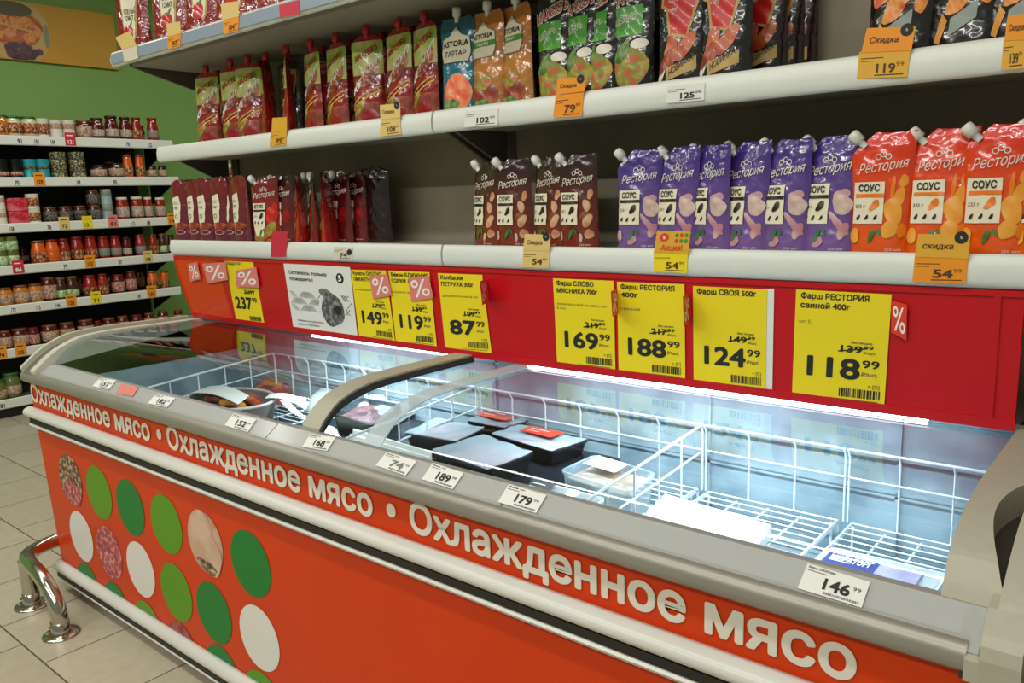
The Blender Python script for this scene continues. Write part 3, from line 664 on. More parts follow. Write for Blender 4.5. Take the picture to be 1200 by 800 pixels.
mat('tomato', (206, 36, 20), .22, coat=.4); mat('tomato_dark', (150, 20, 18), .22, coat=.3)
mat('garlic', (226, 204, 186), .35, c2=(196, 160, 156), nscale=30); mat('garlic_rose', (190, 130, 140), .35, c2=(214, 180, 176), nscale=24)
mat('mushroom', (196, 128, 84), .35, c2=(226, 190, 150), nscale=28); mat('mushroom_dark', (140, 70, 40), .35)
mat('cheese', (244, 176, 72), .3, c2=(238, 150, 44), nscale=16); mat('carrot', (240, 126, 20), .3); mat('leaf_green', (50, 120, 50), .4)
mat('label_green', (70, 160, 30), .3, coat=.3); mat('label_red', (200, 26, 22), .3, coat=.3); mat('sausage', (166, 62, 32), .3, c2=(206, 110, 62), nscale=22, coat=.3)
mat('apricot', (226, 128, 40), .35, c2=(206, 76, 30), c3=(236, 160, 70), nscale=34); mat('sticker_grey', (150, 160, 150), .5); mat('amber_peel', (220, 150, 50), .4)
mat('loop_pink', (214, 150, 176), .4); mat('bowl_white', (226, 220, 206), .35)

def pouch_surface(W, H, D, cut, seed, shoulder=0.):
    rn = random.Random(seed); p1, p2 = rn.uniform(0, 6), rn.uniform(0, 6); ln = rn.uniform(-.008, .008)
    def edges(b_):
        s = W/2 * (1 - .035*math.sin(math.pi*b_)); xl, xr = -s, s
        if cut and b_ > .84: xl += cut*W*(b_ - .84)/.16
        if shoulder and b_ > .9: q = (b_ - .9)/.1; xl += shoulder*W*q*q; xr -= shoulder*W*q*q
        return xl, xr
    def P(a, b_, side, off=0):
        xl, xr = edges(b_); u = min(1, abs(2*a - 1)); x = xl + (xr - xl)*a
        pr = (max(0, 1 - b_)**.8) * .94 + .02
        if b_ < .08: pr *= .9 + .1*b_/.08
        t = D/2 * pr * (1 - u**2.4)**.55
        wr = .0022*math.sin(9*a + 14*b_ + p1) * math.sin(23*b_ + 5*a + p2) * (1 - u**4) * min(1, b_*4)
        y = -side * (t + off) + (wr if side > 0 else -wr) + ln*b_
        z = H*b_ * (1 - .012*math.sin(math.pi*a)*(b_ > .97))
        return (x, y, z)
    return P, edges
def pouch_mesh(mb, P, m, top=None, tb=.62):
    N, V = 14, 22
    mb.grid(lambda a, b_: P(a, b_, 1), N, V, m); mb.grid(lambda a, b_: P(1-a, b_, -1), N, V, m)
    bot = [P(i/N, 0, 1) for i in range(N+1)] + [P(1 - i/N, 0, -1) for i in range(1, N)]
    mb.add(bot, [tuple(range(len(bot)-1, -1, -1))], m)
    tp = [P(i/N, 1, 1) for i in range(N+1)] + [P(1 - i/N, 1, -1) for i in range(1, N)]
    mb.add(tp, [tuple(range(len(tp)))], m)
def sub_rect(mb, fn, a0, b0, a1, b1, m): mb.grid(fn, max(2, int((a1-a0)*14)), max(2, int((b1-b0)*22)), m, (a0, b0, a1, b1))
def art_sauce(mb, f, A, foods, icon='label_dark', strip='label_dark', leaf='leaf_green', name='Рестория', word='СОУС'):
    d1, d2, d3 = up2(f, .0009), up2(f, .0022), up2(f, .0034)
    for i, (x, y, rx, ry, m_, r) in enumerate(foods): mb.ellipse(up2(f, .0004 + .00025*i), x, y, rx, ry, m_, rot=r, n=24, wob=.05)
    mb.text(d2, name, 'letter_cream', .13, .665, .085, A, w=.76, bold=.0, shear=.3, slope=.06, sub=True)
    for x, y, rx in ((.44, .80, .05), (.52, .82, .055), (.60, .80, .05)): mb.ellipse(d1, x, y, rx, .025, 'letter_cream', hole=.72, n=14, rings=1)
    sub_rect(mb, d2, .07, .26, .57, .60, 'label_cream')
    mb.text(d3, word, 'ink', .15, .525, .055, A, w=.34, bold=.03, sub=True)
    sub_rect(mb, d3, .10, .475, .57, .505, strip)
    mb.ellipse(d3, .42, .41, .085, .035, icon, rot=.4, n=14, wob=.12); mb.text(d3, '233 г', 'ink', .10, .39, .028, A, w=.17, bold=.0, sub=True)
    for x in (.16, .30, .45): mb.ellipse(d3, x, .31, .035, .017, 'ink', rot=.5, n=10, wob=.1)
    mb.ellipse(d2, .40, .16, .07, .035, leaf, rot=.8, n=12, wob=.12); mb.ellipse(d2, .52, .19, .05, .02, leaf, rot=-.5, n=10)
    mb.text(d2, '250 мл', 'letter_cream', .62, .035, .022, A, w=.24, bold=0, sub=True)
def up2(f, d): return lambda a, b_, e=0: f(min(1, max(0, a)), min(1, max(0, b_)), d + .0007 + e)
def make_pouch(kind, seed):
    W, H, D, cut, sh = .125, .252, .062, .38, 0
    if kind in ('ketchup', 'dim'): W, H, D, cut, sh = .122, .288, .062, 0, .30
    if kind in ('tartar', 'ranch'): W, H, D, cut, sh = .134, .275, .07, 0, .12
    if kind in ('caesar',): W, H, D, cut, sh = .118, .272, .066, 0, .1
    if kind in ('chili', 'apricot'): W, H, D, cut, sh = .132, .30, .07, 0, .1
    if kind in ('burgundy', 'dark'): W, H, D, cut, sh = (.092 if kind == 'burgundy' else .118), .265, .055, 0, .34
    if kind == 'top': W, H, D, cut, sh = .19, .36, .08, 0, .1
    P, ed = pouch_surface(W, H, D, cut, seed, sh); f = lambda a, b_, o=0: P(a, b_, 1, o); A = W/H
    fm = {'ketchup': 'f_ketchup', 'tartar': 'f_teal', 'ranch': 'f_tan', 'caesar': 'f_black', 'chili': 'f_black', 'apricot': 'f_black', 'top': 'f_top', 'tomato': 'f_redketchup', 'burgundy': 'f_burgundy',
          'brown': 'f_brown', 'purple': 'f_purple', 'orange': 'f_orange', 'dark': 'f_shaded', 'dim': 'f_shaded', 'darkred': 'f_darkred'}[kind]
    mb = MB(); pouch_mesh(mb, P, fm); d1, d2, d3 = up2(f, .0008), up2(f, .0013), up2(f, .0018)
    if kind == 'orange': art_sauce(mb, f, A, [(.80, .47, .10, .07, 'cheese', .6), (.72, .36, .15, .10, 'cheese', -.3), (.86, .60, .07, .05, 'cheese', .2), (.70, .55, .035, .09, 'carrot', -.2), (.68, .21, .13, .07, 'cheese', .1), (.86, .20, .07, .06, 'carrot', .3), (.11, .16, .08, .065, 'cheese', 0)], 'carrot', 'carrot')
    if kind == 'purple': art_sauce(mb, f, A, [(.78, .50, .14, .05, 'garlic_rose', .1), (.80, .42, .17, .085, 'garlic', -.1), (.76, .26, .20, .04, 'garlic_rose', -.5), (.84, .20, .10, .06, 'garlic_rose', .5), (.42, .10, .10, .04, 'garlic_rose', .2), (.10, .15, .07, .055, 'garlic', 0)])
    if kind == 'brown': art_sauce(mb, f, A, [(.72, .36, .11, .04, 'mushroom_dark', .3), (.78, .46, .09, .06, 'mushroom', -.3), (.86, .58, .07, .05, 'mushroom', .5), (.80, .30, .12, .06, 'mushroom', .4), (.84, .16, .10, .05, 'mushroom', 0), (.66, .12, .04, .05, 'garlic', .2), (.10, .14, .07, .055, 'garlic', 0)])
    if kind == 'darkred': art_sauce(mb, f, A, [(.75, .40, .15, .10, 'tomato_dark', .3), (.4, .14, .2, .06, 'meat_sauce', 0)])
    if kind == 'tomato':
        art_sauce(mb, f, A, [(.78, .42, .20, .13, 'tomato', 0), (.86, .52, .12, .07, 'tomato', .4), (.72, .20, .22, .09, 'salad', .4), (.35, .10, .26, .07, 'salad', 0)], word='КЕТЧУП')
        mb.poly(d2, [(.07, .27), (.55, .27), (.48, .10), (.22, .10)], 'label_cream', sub=.07)
    if kind == 'burgundy':
        mb.poly(d1, [(.04, .70), (.46, .74), (.60, .60), (.50, .30), (.34, .18), (.10, .34)], 'label_cream', sub=.07)
        for y, t in ((.60, 'соус'), (.52, 'томат')): mb.text(d2, t, 'ink', .14, y, .05, A, w=.30, bold=.01, sub=True)
        mb.ellipse(d2, .30, .40, .10, .04, 'ink_grey', hole=.6, rings=1, n=12); mb.ellipse(d2, .48, .24, .40, .07, 'meat_sauce', n=24, wob=.1)
        mb.ellipse(d3, .50, .15, .30, .035, 'loop_pink', hole=.75, rings=1, n=28)
    if kind == 'ketchup':
        sub_rect(mb, d1, .0, .56, 1, .93, 'ketchup_top'); mb.ellipse(d2, .60, .56, .36, .10, 'meat_sauce', rot=.3, n=28, wob=.06)
        mb.text(d3, 'МАХЕЕВЪ', 'logo_red', .14, .70, .07, A, w=.70, bold=.03, slope=.18, sub=True)
        sub_rect(mb, d1, .0, .02, 1, .26, 'meat_sauce'); mb.ellipse(d2, .62, .10, .26, .07, 'tomato_dark', n=24); mb.ellipse(d2, .30, .20, .2, .05, 'salad', rot=.4, n=16)
        mb.text(d3, 'КЕТЧУП', 'white_ink', .08, .34, .085, A, w=.86, bold=.03, slope=.45, shear=.1, sub=True)
        for o, m_ in ((0, 'gold'), (.05, 'amber_card')):
            pts = [(.05 + .9*t, .22 - o + .20*t**.7) for t in [i/8 for i in range(9)]]; mb.add([d3(x, y) for x, y in pts] + [d3(x, y + .018) for x, y in pts], [(i, i+1, i+10, i+9) for i in range(8)], m_)
    if kind == 'tartar':
        for lvl, m_, k in ((d1, 'ink', 1.04), (d2, 'label_cream', 1)):
            mb.poly(lvl, [(.5 + (x-.5)*k, .70 + (y-.70)*k) for x, y in ((.14, .54), (.86, .54), (.92, .64), (.88, .78), (.66, .82), (.5, .90), (.34, .82), (.12, .78), (.08, .64))], m_, sub=.07)
        mb.text(d3, 'ASTORIA', 'ink', .13, .70, .06, A, w=.74, bold=.03, sub=True); mb.text(d3, 'ТАРТАР', 'ink', .20, .60, .055, A, w=.60, bold=.02, sub=True)
        mb.ellipse(d1, .55, .22, .39, .20, 'salmon', n=22, wob=.03); mb.ellipse(d2, .36, .09, .26, .065, 'dill', rot=.1, n=24, wob=.12)
    if kind == 'ranch':
        for lvl, m_, k in ((d1, 'ink_grey', 1.04), (d2, 'label_cream', 1)):
            mb.poly(lvl, [(.42 + (x-.42)*k, .70 + (y-.70)*k) for x, y in ((.06, .54), (.74, .54), (.82, .64), (.78, .78), (.58, .82), (.42, .90), (.26, .82), (.04, .78), (.02, .64))], m_, sub=.07)
        mb.text(d3, 'ASTORIA', 'ink', .08, .73, .05, A, w=.66, bold=.03, sub=True); sub_rect(mb, d3, .05, .645, .82, .70, 'tag_green'); mb.text(up2(f, .0022), 'РАНЧ', 'white_ink', .25, .655, .034, A, w=.35, sub=True)
        mb.ellipse(d1, .5, .15, .40, .12, 'meat_sauce', n=28, wob=.05); mb.ellipse(d2, .45, .28, .3, .07, 'salad', n=16, wob=.1); mb.ellipse(up2(f, .0016), .42, .07, .32, .04, 'dill', n=14, wob=.1)
    if kind == 'caesar':
        sub_rect(mb, d1, .06, .50, .78, .76, 'label_green'); mb.text(d2, 'ЦЕЗАРЬ', 'letter_cream', .12, .60, .06, A, w=.52, bold=.02, slope=.1, sub=True)
        mb.text(d3, 'МАХЕЕВЪ', 'letter_cream', .03, .75, .10, A, w=.92, bold=.09, slope=.12, sub=True); mb.text(up2(f, .0022), 'МАХЕЕВЪ', 'logo_red', .04, .755, .09, A, w=.90, bold=.02, slope=.12, sub=True)
        mb.ellipse(d1, .50, .22, .41, .18, 'salad', n=22, wob=.04); mb.ellipse(up2(f, .0016), .72, .42, .20, .045, 'bowl_white', n=24); mb.ellipse(d2, .30, .36, .22, .08, 'dill', rot=.3, n=14, wob=.1)
    if kind in ('chili', 'dim'):
        mb.poly(d1, [(.10, .62), (.20, .60), (.28, .40), (.66, .36), (.90, .70), (.92, .86), (.14, .90)], 'gold', sub=.07); mb.poly(d2, [(.16, .64), (.25, .61), (.32, .42), (.63, .385), (.84, .70), (.86, .85), (.18, .88)], 'label_red', sub=.07)
        for y, t, wd in ((.80, 'СЛАДКИЙ', .54), (.72, 'ЧИЛИ', .36), (.65, 'СОУС', .2), (.58, 'к мясу', .16)): mb.text(d3, t, 'letter_cream', .27, y, .05 if wd > .3 else .03, A, w=wd, bold=.02, sub=True)
        mb.ellipse(d1, .34, .28, .17, .12, 'sausage', rot=.9, n=24, wob=.05); mb.ellipse(d2, .62, .30, .22, .075, 'sausage', rot=.4, n=24); mb.ellipse(d2, .22, .20, .16, .05, 'meat_sauce', rot=.6, n=14); mb.ellipse(d1, .14, .10, .12, .04, 'cap_white', rot=.6, n=12)
        mb.poly(d3, [(.26, .05), (.84, .12), (.84, .22), (.26, .15)], 'gold', sub=.07); mb.text(up2(f, .0022), 'НОВИНКА!', 'ink', .32, .085, .05, A, w=.48, bold=.02, slope=.24, sub=True)
    if kind == 'apricot':
        for x, y, rx, ry in ((.22, .44, .16, .08), (.42, .34, .18, .09), (.60, .46, .2, .10), (.82, .40, .16, .08), (.44, .52, .2, .07)): mb.ellipse(d1, x, y, rx, ry, 'apricot', rot=x, n=24, wob=.08)
        mb.poly(d2, [(.30, .10), (.66, .20), (.68, .31), (.32, .21)], 'sticker_grey', sub=.07); mb.poly(d2, [(.10, .08), (.18, .06), (.28, .20), (.20, .25)], 'amber_peel', sub=.07); mb.poly(d3, [(.28, .62), (.80, .66), (.80, .95), (.28, .92)], 'label_red', sub=.07); mb.poly(up2(f, .0022), [(.32, .65), (.76, .68), (.76, .92), (.32, .90)], 'label_cream', sub=.07)
    if kind == 'top':
        mb.poly(d1, [(.20, .90), (.84, .92), (.80, .60), (.74, .20), (.66, .14), (.36, .30)], 'gold', sub=.07); mb.poly(d2, [(.23, .89), (.80, .91), (.76, .60), (.70, .20), (.64, .17), (.39, .31)], 'label_cream', sub=.07)
        for y, t in ((.46, 'СПЕЛЫЙ'), (.385, 'ТОМАТ')): mb.text(d3, t, 'ink', .40, y, .055, A, w=.28 if t == 'ТОМАТ' else .34, bold=.02, sub=True)
        mb.ellipse(d3, .52, .25, .15, .085, 'tomato', n=24); mb.ellipse(up2(f, .0022), .58, .335, .07, .018, 'leaf_green', rot=.6, n=10)
        mb.poly(up2(f, .0022), [(.70, .38), (.78, .74), (.80, .73), (.72, .36)], 'gold', sub=.07)
    root = thing('sauce_pouch', (0, 0, 0), '-', 'pouch')
    mb.build('pouch', root)
    if cut or kind in ('ketchup', 'tartar', 'ranch', 'caesar', 'dim'):
        cm = 'cap_red' if kind in ('ketchup', 'dim') else 'cap_white'
        if cut:
            c = Vector(P(.0, .91, 1)); c.y = P(.5, 1, 1)[1]; R = Matrix.Rotation(-.78, 3, 'Y'); c += Vector((-.002, 0, .002))
        else: c = Vector(P(.5, 1, 1)); R = Matrix.Identity(3)
        cb = MB().lathe([(.0075, -.012), (.0075, .004), (.0125, .005), (.0125, .026), (.011, .029), (.001, .0295)], cm, 14, c, R)
        cb.build('spout_cap', root)
    return root
_proto = {}
def pouch(kind, p, y, z, label, group, rz=0., variant=0, lean=0., dx=0):
    k = (kind, variant); q = at_y(p, y); loc = (q.x + dx, y, z); rot = (lean, 0, rz)
    if k not in _proto:
        o = make_pouch(kind, hash_(k)); _proto[k] = o; o.location = loc; o.rotation_euler = rot; o['label'] = label; o['group'] = group; return o
    return copy_thing(_proto[k], loc, rot, label, group)
def hash_(k): return sum(ord(c) for c in k[0]) + 17*k[1]

Z3, Z2, Z1 = 1.326, 1.716, 2.08
G = 'orange sauce pouches on the lower shelf'
for i, (px, rz) in enumerate(((1031, .04), (1099, .02), (1165, .03), (1228, .0))):
    pouch('orange', (px, 296), .685, Z3, ['leftmost orange sauce pouch, standing beside the purple pouches', 'orange sauce pouch directly behind the large orange discount ticket', 'orange sauce pouch to the right of the large orange discount ticket', 'orange sauce pouch cut off by the right edge of the photo'][i], G, rz, i % 2)
G = 'purple garlic sauce pouches on the lower shelf'
for i, px in enumerate((750, 794, 832, 873, 919, 969)):
    pouch('purple', (px, 292), .685, Z3, ['leftmost purple garlic sauce pouch, beside the empty stretch of shelf', 'second purple sauce pouch from the left, behind the yellow promotion ticket', 'third purple sauce pouch from the left', 'fourth purple sauce pouch from the left', 'fifth purple sauce pouch from the left, second from the orange ones', 'rightmost purple sauce pouch, touching the orange pouches'][i], G, (.12, -.18, -.3, -.22, -.16, -.12)[i], i % 2)
G = 'brown mushroom sauce pouches on the lower shelf'
for i, px in enumerate((573, 605, 646, 680)):
    pouch('brown', (px, 288), .69, Z3, ['leftmost brown mushroom sauce pouch', 'second brown sauce pouch from the left, behind the pale discount ticket', 'third brown sauce pouch from the left', 'rightmost brown mushroom sauce pouch, beside the empty shelf'][i], G, (-.25, .1, -.2, .05)[i], i % 2)
G = 'dark red pouches at the left of the lower shelf'
for i, px in enumerate((217, 233, 246, 263, 275, 286)):
    pouch('burgundy', (px, 278), .69 + (.02 if i in (1, 4) else 0), Z3, ORD[i].capitalize() + ' burgundy pouch with a pale label, counted from the left end of the lower shelf', G, (.35, .2, .3, .25, .1, .1)[i], i % 2)
pouch('burgundy', (297, 278), .70, Z3, 'burgundy pouch squeezed beside the tomato ketchup pouch', G, -.7, 0)
G = 'red ketchup pouches on the lower shelf'
pouch('tomato', (315, 279), .685, Z3, 'bright red ketchup pouch with tomatoes and a white label, left of the crimson ticket', G, .35)
for i, (px, y, rz, k) in enumerate(((336, .73, .1, 'darkred'), (357, .70, -.9, 'tomato'), (372, .70, -.6, 'darkred'), (388, .70, -1.0, 'tomato'), (402, .76, .0, 'darkred'), (420, .80, .1, 'darkred'), (436, .84, .2, 'dark'), (446, .80, .1, 'dark'))):
    pouch(k, (px, 279), y, Z3, ['dark red pouch just behind the crimson ticket', 'red pouch turned edge-on, first right of the crimson ticket', 'dark red pouch between two edge-on red pouches', 'red pouch leaning edge-on above the white 74 ticket', 'dark red pouch standing back behind the leaning one', 'dark red pouch, third from the right in the shaded group', 'very dark pouch at the back against the grey panel', 'very dark pouch at the right end of the shaded group'][i], G, rz, 0)
G = 'ketchup pouches with red caps on the middle shelf'
for i, (px, rz, dy) in enumerate(((247, .3, 0), (277, .25, 0), (296, .35, 0), (318, -.9, .03), (341, -.7, 0), (371, -.2, 0), (399, -.1, 0), (436, .3, 0), (472, -.05, 0), (503, -.15, 0))):
    pouch('ketchup', (px, 158), .695 + dy, Z2, ORD[i].capitalize() + ' red-capped ketchup pouch, counted from the left end of the middle shelf', G, rz, i % 2, dx=0)
for i, px in enumerate((262, 312, 345, 386, 418, 455, 488)):
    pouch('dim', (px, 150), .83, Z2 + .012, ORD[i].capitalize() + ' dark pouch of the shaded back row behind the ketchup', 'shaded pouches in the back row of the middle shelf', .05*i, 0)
pouch('tartar', (541, 130), .69, Z2, 'blue-green tartar sauce pouch with salmon picture', 'sauce pouches with a pale badge', .05)
pouch('ranch', (576, 125), .695, Z2, 'tan sauce pouch touching the blue-green tartar pouch', 'sauce pouches with a pale badge', -.1)
pouch('ranch', (609, 122), .695, Z2, 'tan sauce pouch standing apart, left of the green-labelled packs', 'sauce pouches with a pale badge', -.25)
G = 'black salad sauce pouches with green label'
for i, (px, rz) in enumerate(((653, -.05), (684, -.15), (707, -.2), (744, .05))):
    pouch('caesar', (px, 108), .69, Z2, ['leftmost green-labelled salad sauce pouch, behind the 79 ticket', 'second green-labelled salad sauce pouch from the left', 'third green-labelled salad sauce pouch from the left', 'rightmost green-labelled salad sauce pouch, shown fullest'][i], G, rz, i % 2)
for i, px in enumerate((630, 690, 770)):
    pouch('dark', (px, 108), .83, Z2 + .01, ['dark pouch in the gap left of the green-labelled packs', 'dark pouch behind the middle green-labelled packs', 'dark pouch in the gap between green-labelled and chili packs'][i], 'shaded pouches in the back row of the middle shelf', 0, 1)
G = 'black sweet chili sauce pouches'
pouch('chili', (801, 90), .69, Z2, 'sweet chili sauce pouch at left, beside the green-labelled packs', G, .05)
pouch('chili', (850, 83), .69, Z2, 'sweet chili sauce pouch at right, beside the shaded ones', G, .0, 1)
for i, (px, y) in enumerate(((893, .80), (912, .85), (928, .88))):
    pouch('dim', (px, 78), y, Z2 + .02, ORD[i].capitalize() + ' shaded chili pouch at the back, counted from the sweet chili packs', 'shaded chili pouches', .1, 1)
G = 'black packs with dried apricot picture'
for i, px in enumerate((1058, 1132, 1200)):
    pouch('apricot', (px, 45), .69, Z2, ['black apricot-picture pack behind the orange 119 ticket', 'black apricot-picture pack with a grey sticker, right of the 119 ticket', 'black apricot-picture pack at the right edge of the photo'][i], G, .0, i % 2)
G = 'burgundy tomato pouches on the top shelf'
for i, (px, rz) in enumerate(((158, .25), (203, .3), (240, .2), (279, .3), (311, .2), (345, .2), (378, .2))):
    pouch('top', (px, 45 - .27*(px - 158)), .56, Z1, ORD[i].capitalize() + ' burgundy tomato pouch, counted from the left end of the top shelf', G, rz, i % 2)

# ---------------------------------------------------------------- freezer contents
def basket(x0, x1, label, divider=True, deck=.665, y0=.10, y1=.80, nx=5, deck_lines=True, zt=.85, left=False):
    g = thing('wire_basket', ((x0+x1)/2, .45, deck), label, 'wire basket', 'white wire baskets in the freezer'); o = ((x0+x1)/2, .45, deck)
    mb = MB()
    mb.tube([(x0, y1, zt), (x1, y1, zt)], .0035, 'wire_white'); mb.tube([(x0, y1, zt - .07), (x1, y1, zt - .07)], .0025, 'wire_white')
    for i in range(nx + 1):
        x = x0 + (x1-x0)*i/nx; mb.tube([(x, y1 + .004, deck), (x, y1 + .004, zt - .02), (x, y1 - .012, zt + .003)], .0026, 'wire_white')
    mb.build('back_rail', g, o)
    if divider:
        for xs in ((x0,) if left else (x1,)):
            mb = MB(); mb.tube([(xs, y0, zt - .05), (xs, y1, zt)], .004, 'wire_white'); mb.tube([(xs, y0, zt - .12), (xs, y1, zt - .075)], .003, 'wire_white')
            for i in range(7): y = y0 + (y1-y0)*i/6; mb.tube([(xs, y, deck), (xs, y, zt - .05 + .05*i/6)], .0026, 'wire_white')
            mb.build('divider', g, o)
    mb = MB()
    for i in range(21): y = y0 + (y1-y0)*i/20; mb.tube([(x0 + .012, y, deck), (x1 - .012, y, deck)], .0024, 'wire_white')
    for i in range(5): x = x0 + .012 + (x1-x0-.024)*i/4; mb.tube([(x, y0, deck - .006), (x, y1 - .012, deck - .006), (x, y1, deck - .03)], .0032, 'wire_white')
    mb.tube([(x0 + .012, y0, deck - .03), (x0 + .012, y0, deck), (x0 + .012, y1, deck), (x0 + .012, y1, deck - .03)], .0035, 'wire_white'); mb.tube([(x1 - .012, y0, deck - .03), (x1 - .012, y0, deck), (x1 - .012, y1, deck), (x1 - .012, y1, deck - .03)], .0035, 'wire_white')
    for x in (x0 + .02, x1 - .02):
        for y in (y0 + .02, y1 - .02): mb.tube([(x, y, .56), (x, y, deck)], .003, 'wire_white')
    mb.build('wire_deck', g, o)
basket(.44, 1.02, 'wire basket at the left end of the freezer, holding the round tub', left=True)
basket(1.03, 1.60, 'wire basket under the lid frame holding pale packs')
basket(1.62, 2.425, 'wire basket holding the black film-covered meat trays', nx=6)
basket(2.435, 2.80, 'nearly empty wire basket with the long white ribbed bundle', divider=False, nx=3)
basket(2.81, 3.15, 'rightmost wire basket, with one white pack at the front', divider=False, nx=3)

def rounded(quad4, r=.02, n=4):                          # rounded-corner outline of a quad (x,y)
    out = []; q = [Vector((p[0], p[1])) for p in quad4]
    for i in range(4):
        p, a, c = q[i], q[i-1], q[(i+1) % 4]; u = (a-p).normalized()*r; v = (c-p).normalized()*r
        for k in range(n+1):
            t = k/n; out.append(tuple(p + u*(1-t)**2 + v*t**2))
    return out
def shrink(poly, k):
    cx = sum(p[0] for p in poly)/len(poly); cy = sum(p[1] for p in poly)/len(poly)
    return [(cx + (x-cx)*k, cy + (y-cy)*k) for x, y in poly]
def para(px3, z):                                       # back-left, back-right and front-right corners in the photo -> parallelogram, counter-clockwise
    a, b_, c = [at_z(p, z) for p in px3]; d = a + (c - b_)
    q = [(d.x, d.y), (c.x, c.y), (b_.x, b_.y), (a.x, a.y)]
    ar = sum(q[i][0]*q[(i+1) % 4][1] - q[(i+1) % 4][0]*q[i][1] for i in range(4))
    return q if ar > 0 else q[::-1]
def meat_tray(q, z0, z1, label, tray='black_plastic', filmm='pale_film', content='food_mince', sticker=None, stm='flag_red', group='black film-covered meat trays', logo=None, taper=.9, sticker2=None):
    cx = sum(p[0] for p in q)/4; cy = sum(p[1] for p in q)/4; o = (cx, cy, z0)
    g = thing('meat_tray', o, label, 'meat tray', group)
    out = rounded(q, .025); mb = MB(); n = len(out); bot = shrink(out, taper)
    rim = shrink(out, 1.0); inn = shrink(out, .93); low = shrink(out, .86)
    layers = [[(x, y, z0) for x, y in bot], [(x, y, z1 - .006) for x, y in shrink(out, .97)], [(x, y, z1 - .006) for x, y in rim], [(x, y, z1) for x, y in rim], [(x, y, z1) for x, y in inn], [(x, y, z1 - .02) for x, y in low]]
    for A_, B_ in zip(layers, layers[1:]): mb.add(A_ + B_, [(i, (i+1) % n, (i+1) % n + n, i + n) for i in range(n)], tray)
    mb.add(layers[0], [tuple(range(n-1, -1, -1))], tray); mb.add(layers[-1], [tuple(range(n))], tray); mb.build('tray', g, o)
    mb = MB(); fn = lambda a, b_: bil(shrink(q, .84), a, b_, z1 - .019 + .010*math.sin(math.pi*a)*math.sin(math.pi*b_) + .003*math.sin(9*a)*math.sin(7*b_))
    mb.grid(fn, 10, 8, content); mb.build('meat', g, o)
    mb = MB(); fn = lambda a, b_: bil(shrink(q, .95), a, b_, z1 + .0015 - .006*math.sin(math.pi*a)*math.sin(math.pi*b_) + .002*math.sin(14*a + 3*b_)*math.sin(11*b_))
    mb.grid(fn, 14, 10, filmm)
    mb.build('film', g, o)
    if sticker:
        mb = MB(); s = sticker
        ff_ = lambda a, b_: bil(q, s[0] + (s[2]-s[0])*a, s[1] + (s[3]-s[1])*b_, z1 + .006)
        mb.grid(ff_, 3, 3, stm); ft = lambda a, b_, e=0: Vector(ff_(a, b_)) + Vector((0, 0, .001 + e))
        mb.poly(ft, [(.12, .62), (.7, .62), (.7, .7), (.12, .7)], 'white_ink'); mb.poly(ft, [(.12, .3), (.5, .3), (.5, .36), (.12, .36)], 'white_ink')
        if logo: mb.text(ft, logo, 'white_ink', .5, .35, .4, 2.2, w=.8, align='c', bold=.03)
        mb.build('sticker', g, o)
    if sticker2:
        s = sticker2[0]; MB().grid(lambda a, b_: bil(q, s[0] + (s[2]-s[0])*a, s[1] + (s[3]-s[1])*b_, z1 + .0058), 3, 3, sticker2[1]).build('sticker', g, o)
    return g
def bil(q, a, b_, z):
    x = (q[0][0]*(1-a) + q[1][0]*a)*(1-b_) + (q[3][0]*(1-a) + q[2][0]*a)*b_; y = (q[0][1]*(1-a) + q[1][1]*a)*(1-b_) + (q[3][1]*(1-a) + q[2][1]*a)*b_
    return (x, y, z)
def quad_z(px4, z):
    q = [(v.x, v.y) for v in (at_z(p, z) for p in px4)]
    ar = sum(q[i][0]*q[(i+1) % 4][1] - q[(i+1) % 4][0]*q[i][1] for i in range(4))
    return q if ar > 0 else q[::-1]
DZ = .6665
D2 = .7185
for i, (x0, x1, y0_, y1_) in enumerate(((1.645, 1.90, .14, .45), (1.91, 2.19, .14, .44), (1.645, 1.90, .46, .775), (1.91, 2.19, .45, .775))):
    meat_tray([(x0, y0_), (x1, y0_), (x1, y1_), (x0, y1_)], DZ, .717, ['black tray of the lower layer, front left in its basket', 'black tray of the lower layer, front right in its basket', 'black tray of the lower layer, back left in its basket', 'black tray of the lower layer, back right in its basket'][i], filmm='dark_film', content='food_dark', taper=.96)
for i, (x0, x1, y0_, y1_) in enumerate(((1.06, 1.30, .14, .45), (1.32, 1.58, .14, .45), (1.06, 1.30, .47, .775), (1.32, 1.58, .47, .775))):
    meat_tray([(x0, y0_), (x1, y0_), (x1, y1_), (x0, y1_)], DZ, .70, ['front left dark tray under the pale packs', 'front right dark tray under the pale packs', 'back left dark tray under the pale packs', 'back right dark tray under the pale packs'][i], filmm='dark_film', content='food_dark', taper=.96, group='dark trays under the pale packs')
meat_tray(quad_z([(503, 527), (572, 552), (628, 530), (566, 508)], .765), D2, .765, 'black meat tray with frosted film, nearest the front of its basket')
meat_tray(quad_z([(573, 508), (648, 530), (692, 515), (606, 497)], .76), D2, .76, 'black meat tray with a red sticker, rightmost of the film-covered trays', sticker=(.22, .55, .68, .98))
meat_tray(quad_z([(472, 507), (536, 518), (570, 501), (510, 489)], .762), D2, .762, 'black meat tray at the left end of the film-covered trays')
meat_tray(quad_z([(545, 493), (592, 502), (622, 492), (572, 479)], .758), D2, .758, 'black meat tray with a red sticker at the back of its basket', sticker=(.05, .4, .75, .98))
meat_tray(quad_z([(655, 551), (738, 577), (770, 554), (697, 532)], .76), DZ, .76, 'clear plastic box of pink meat with a white label', 'clear_box', 'film_clear', 'food_chicken_pale', sticker=(.12, .45, .6, .92), stm='white_paper', group='pale meat packs')
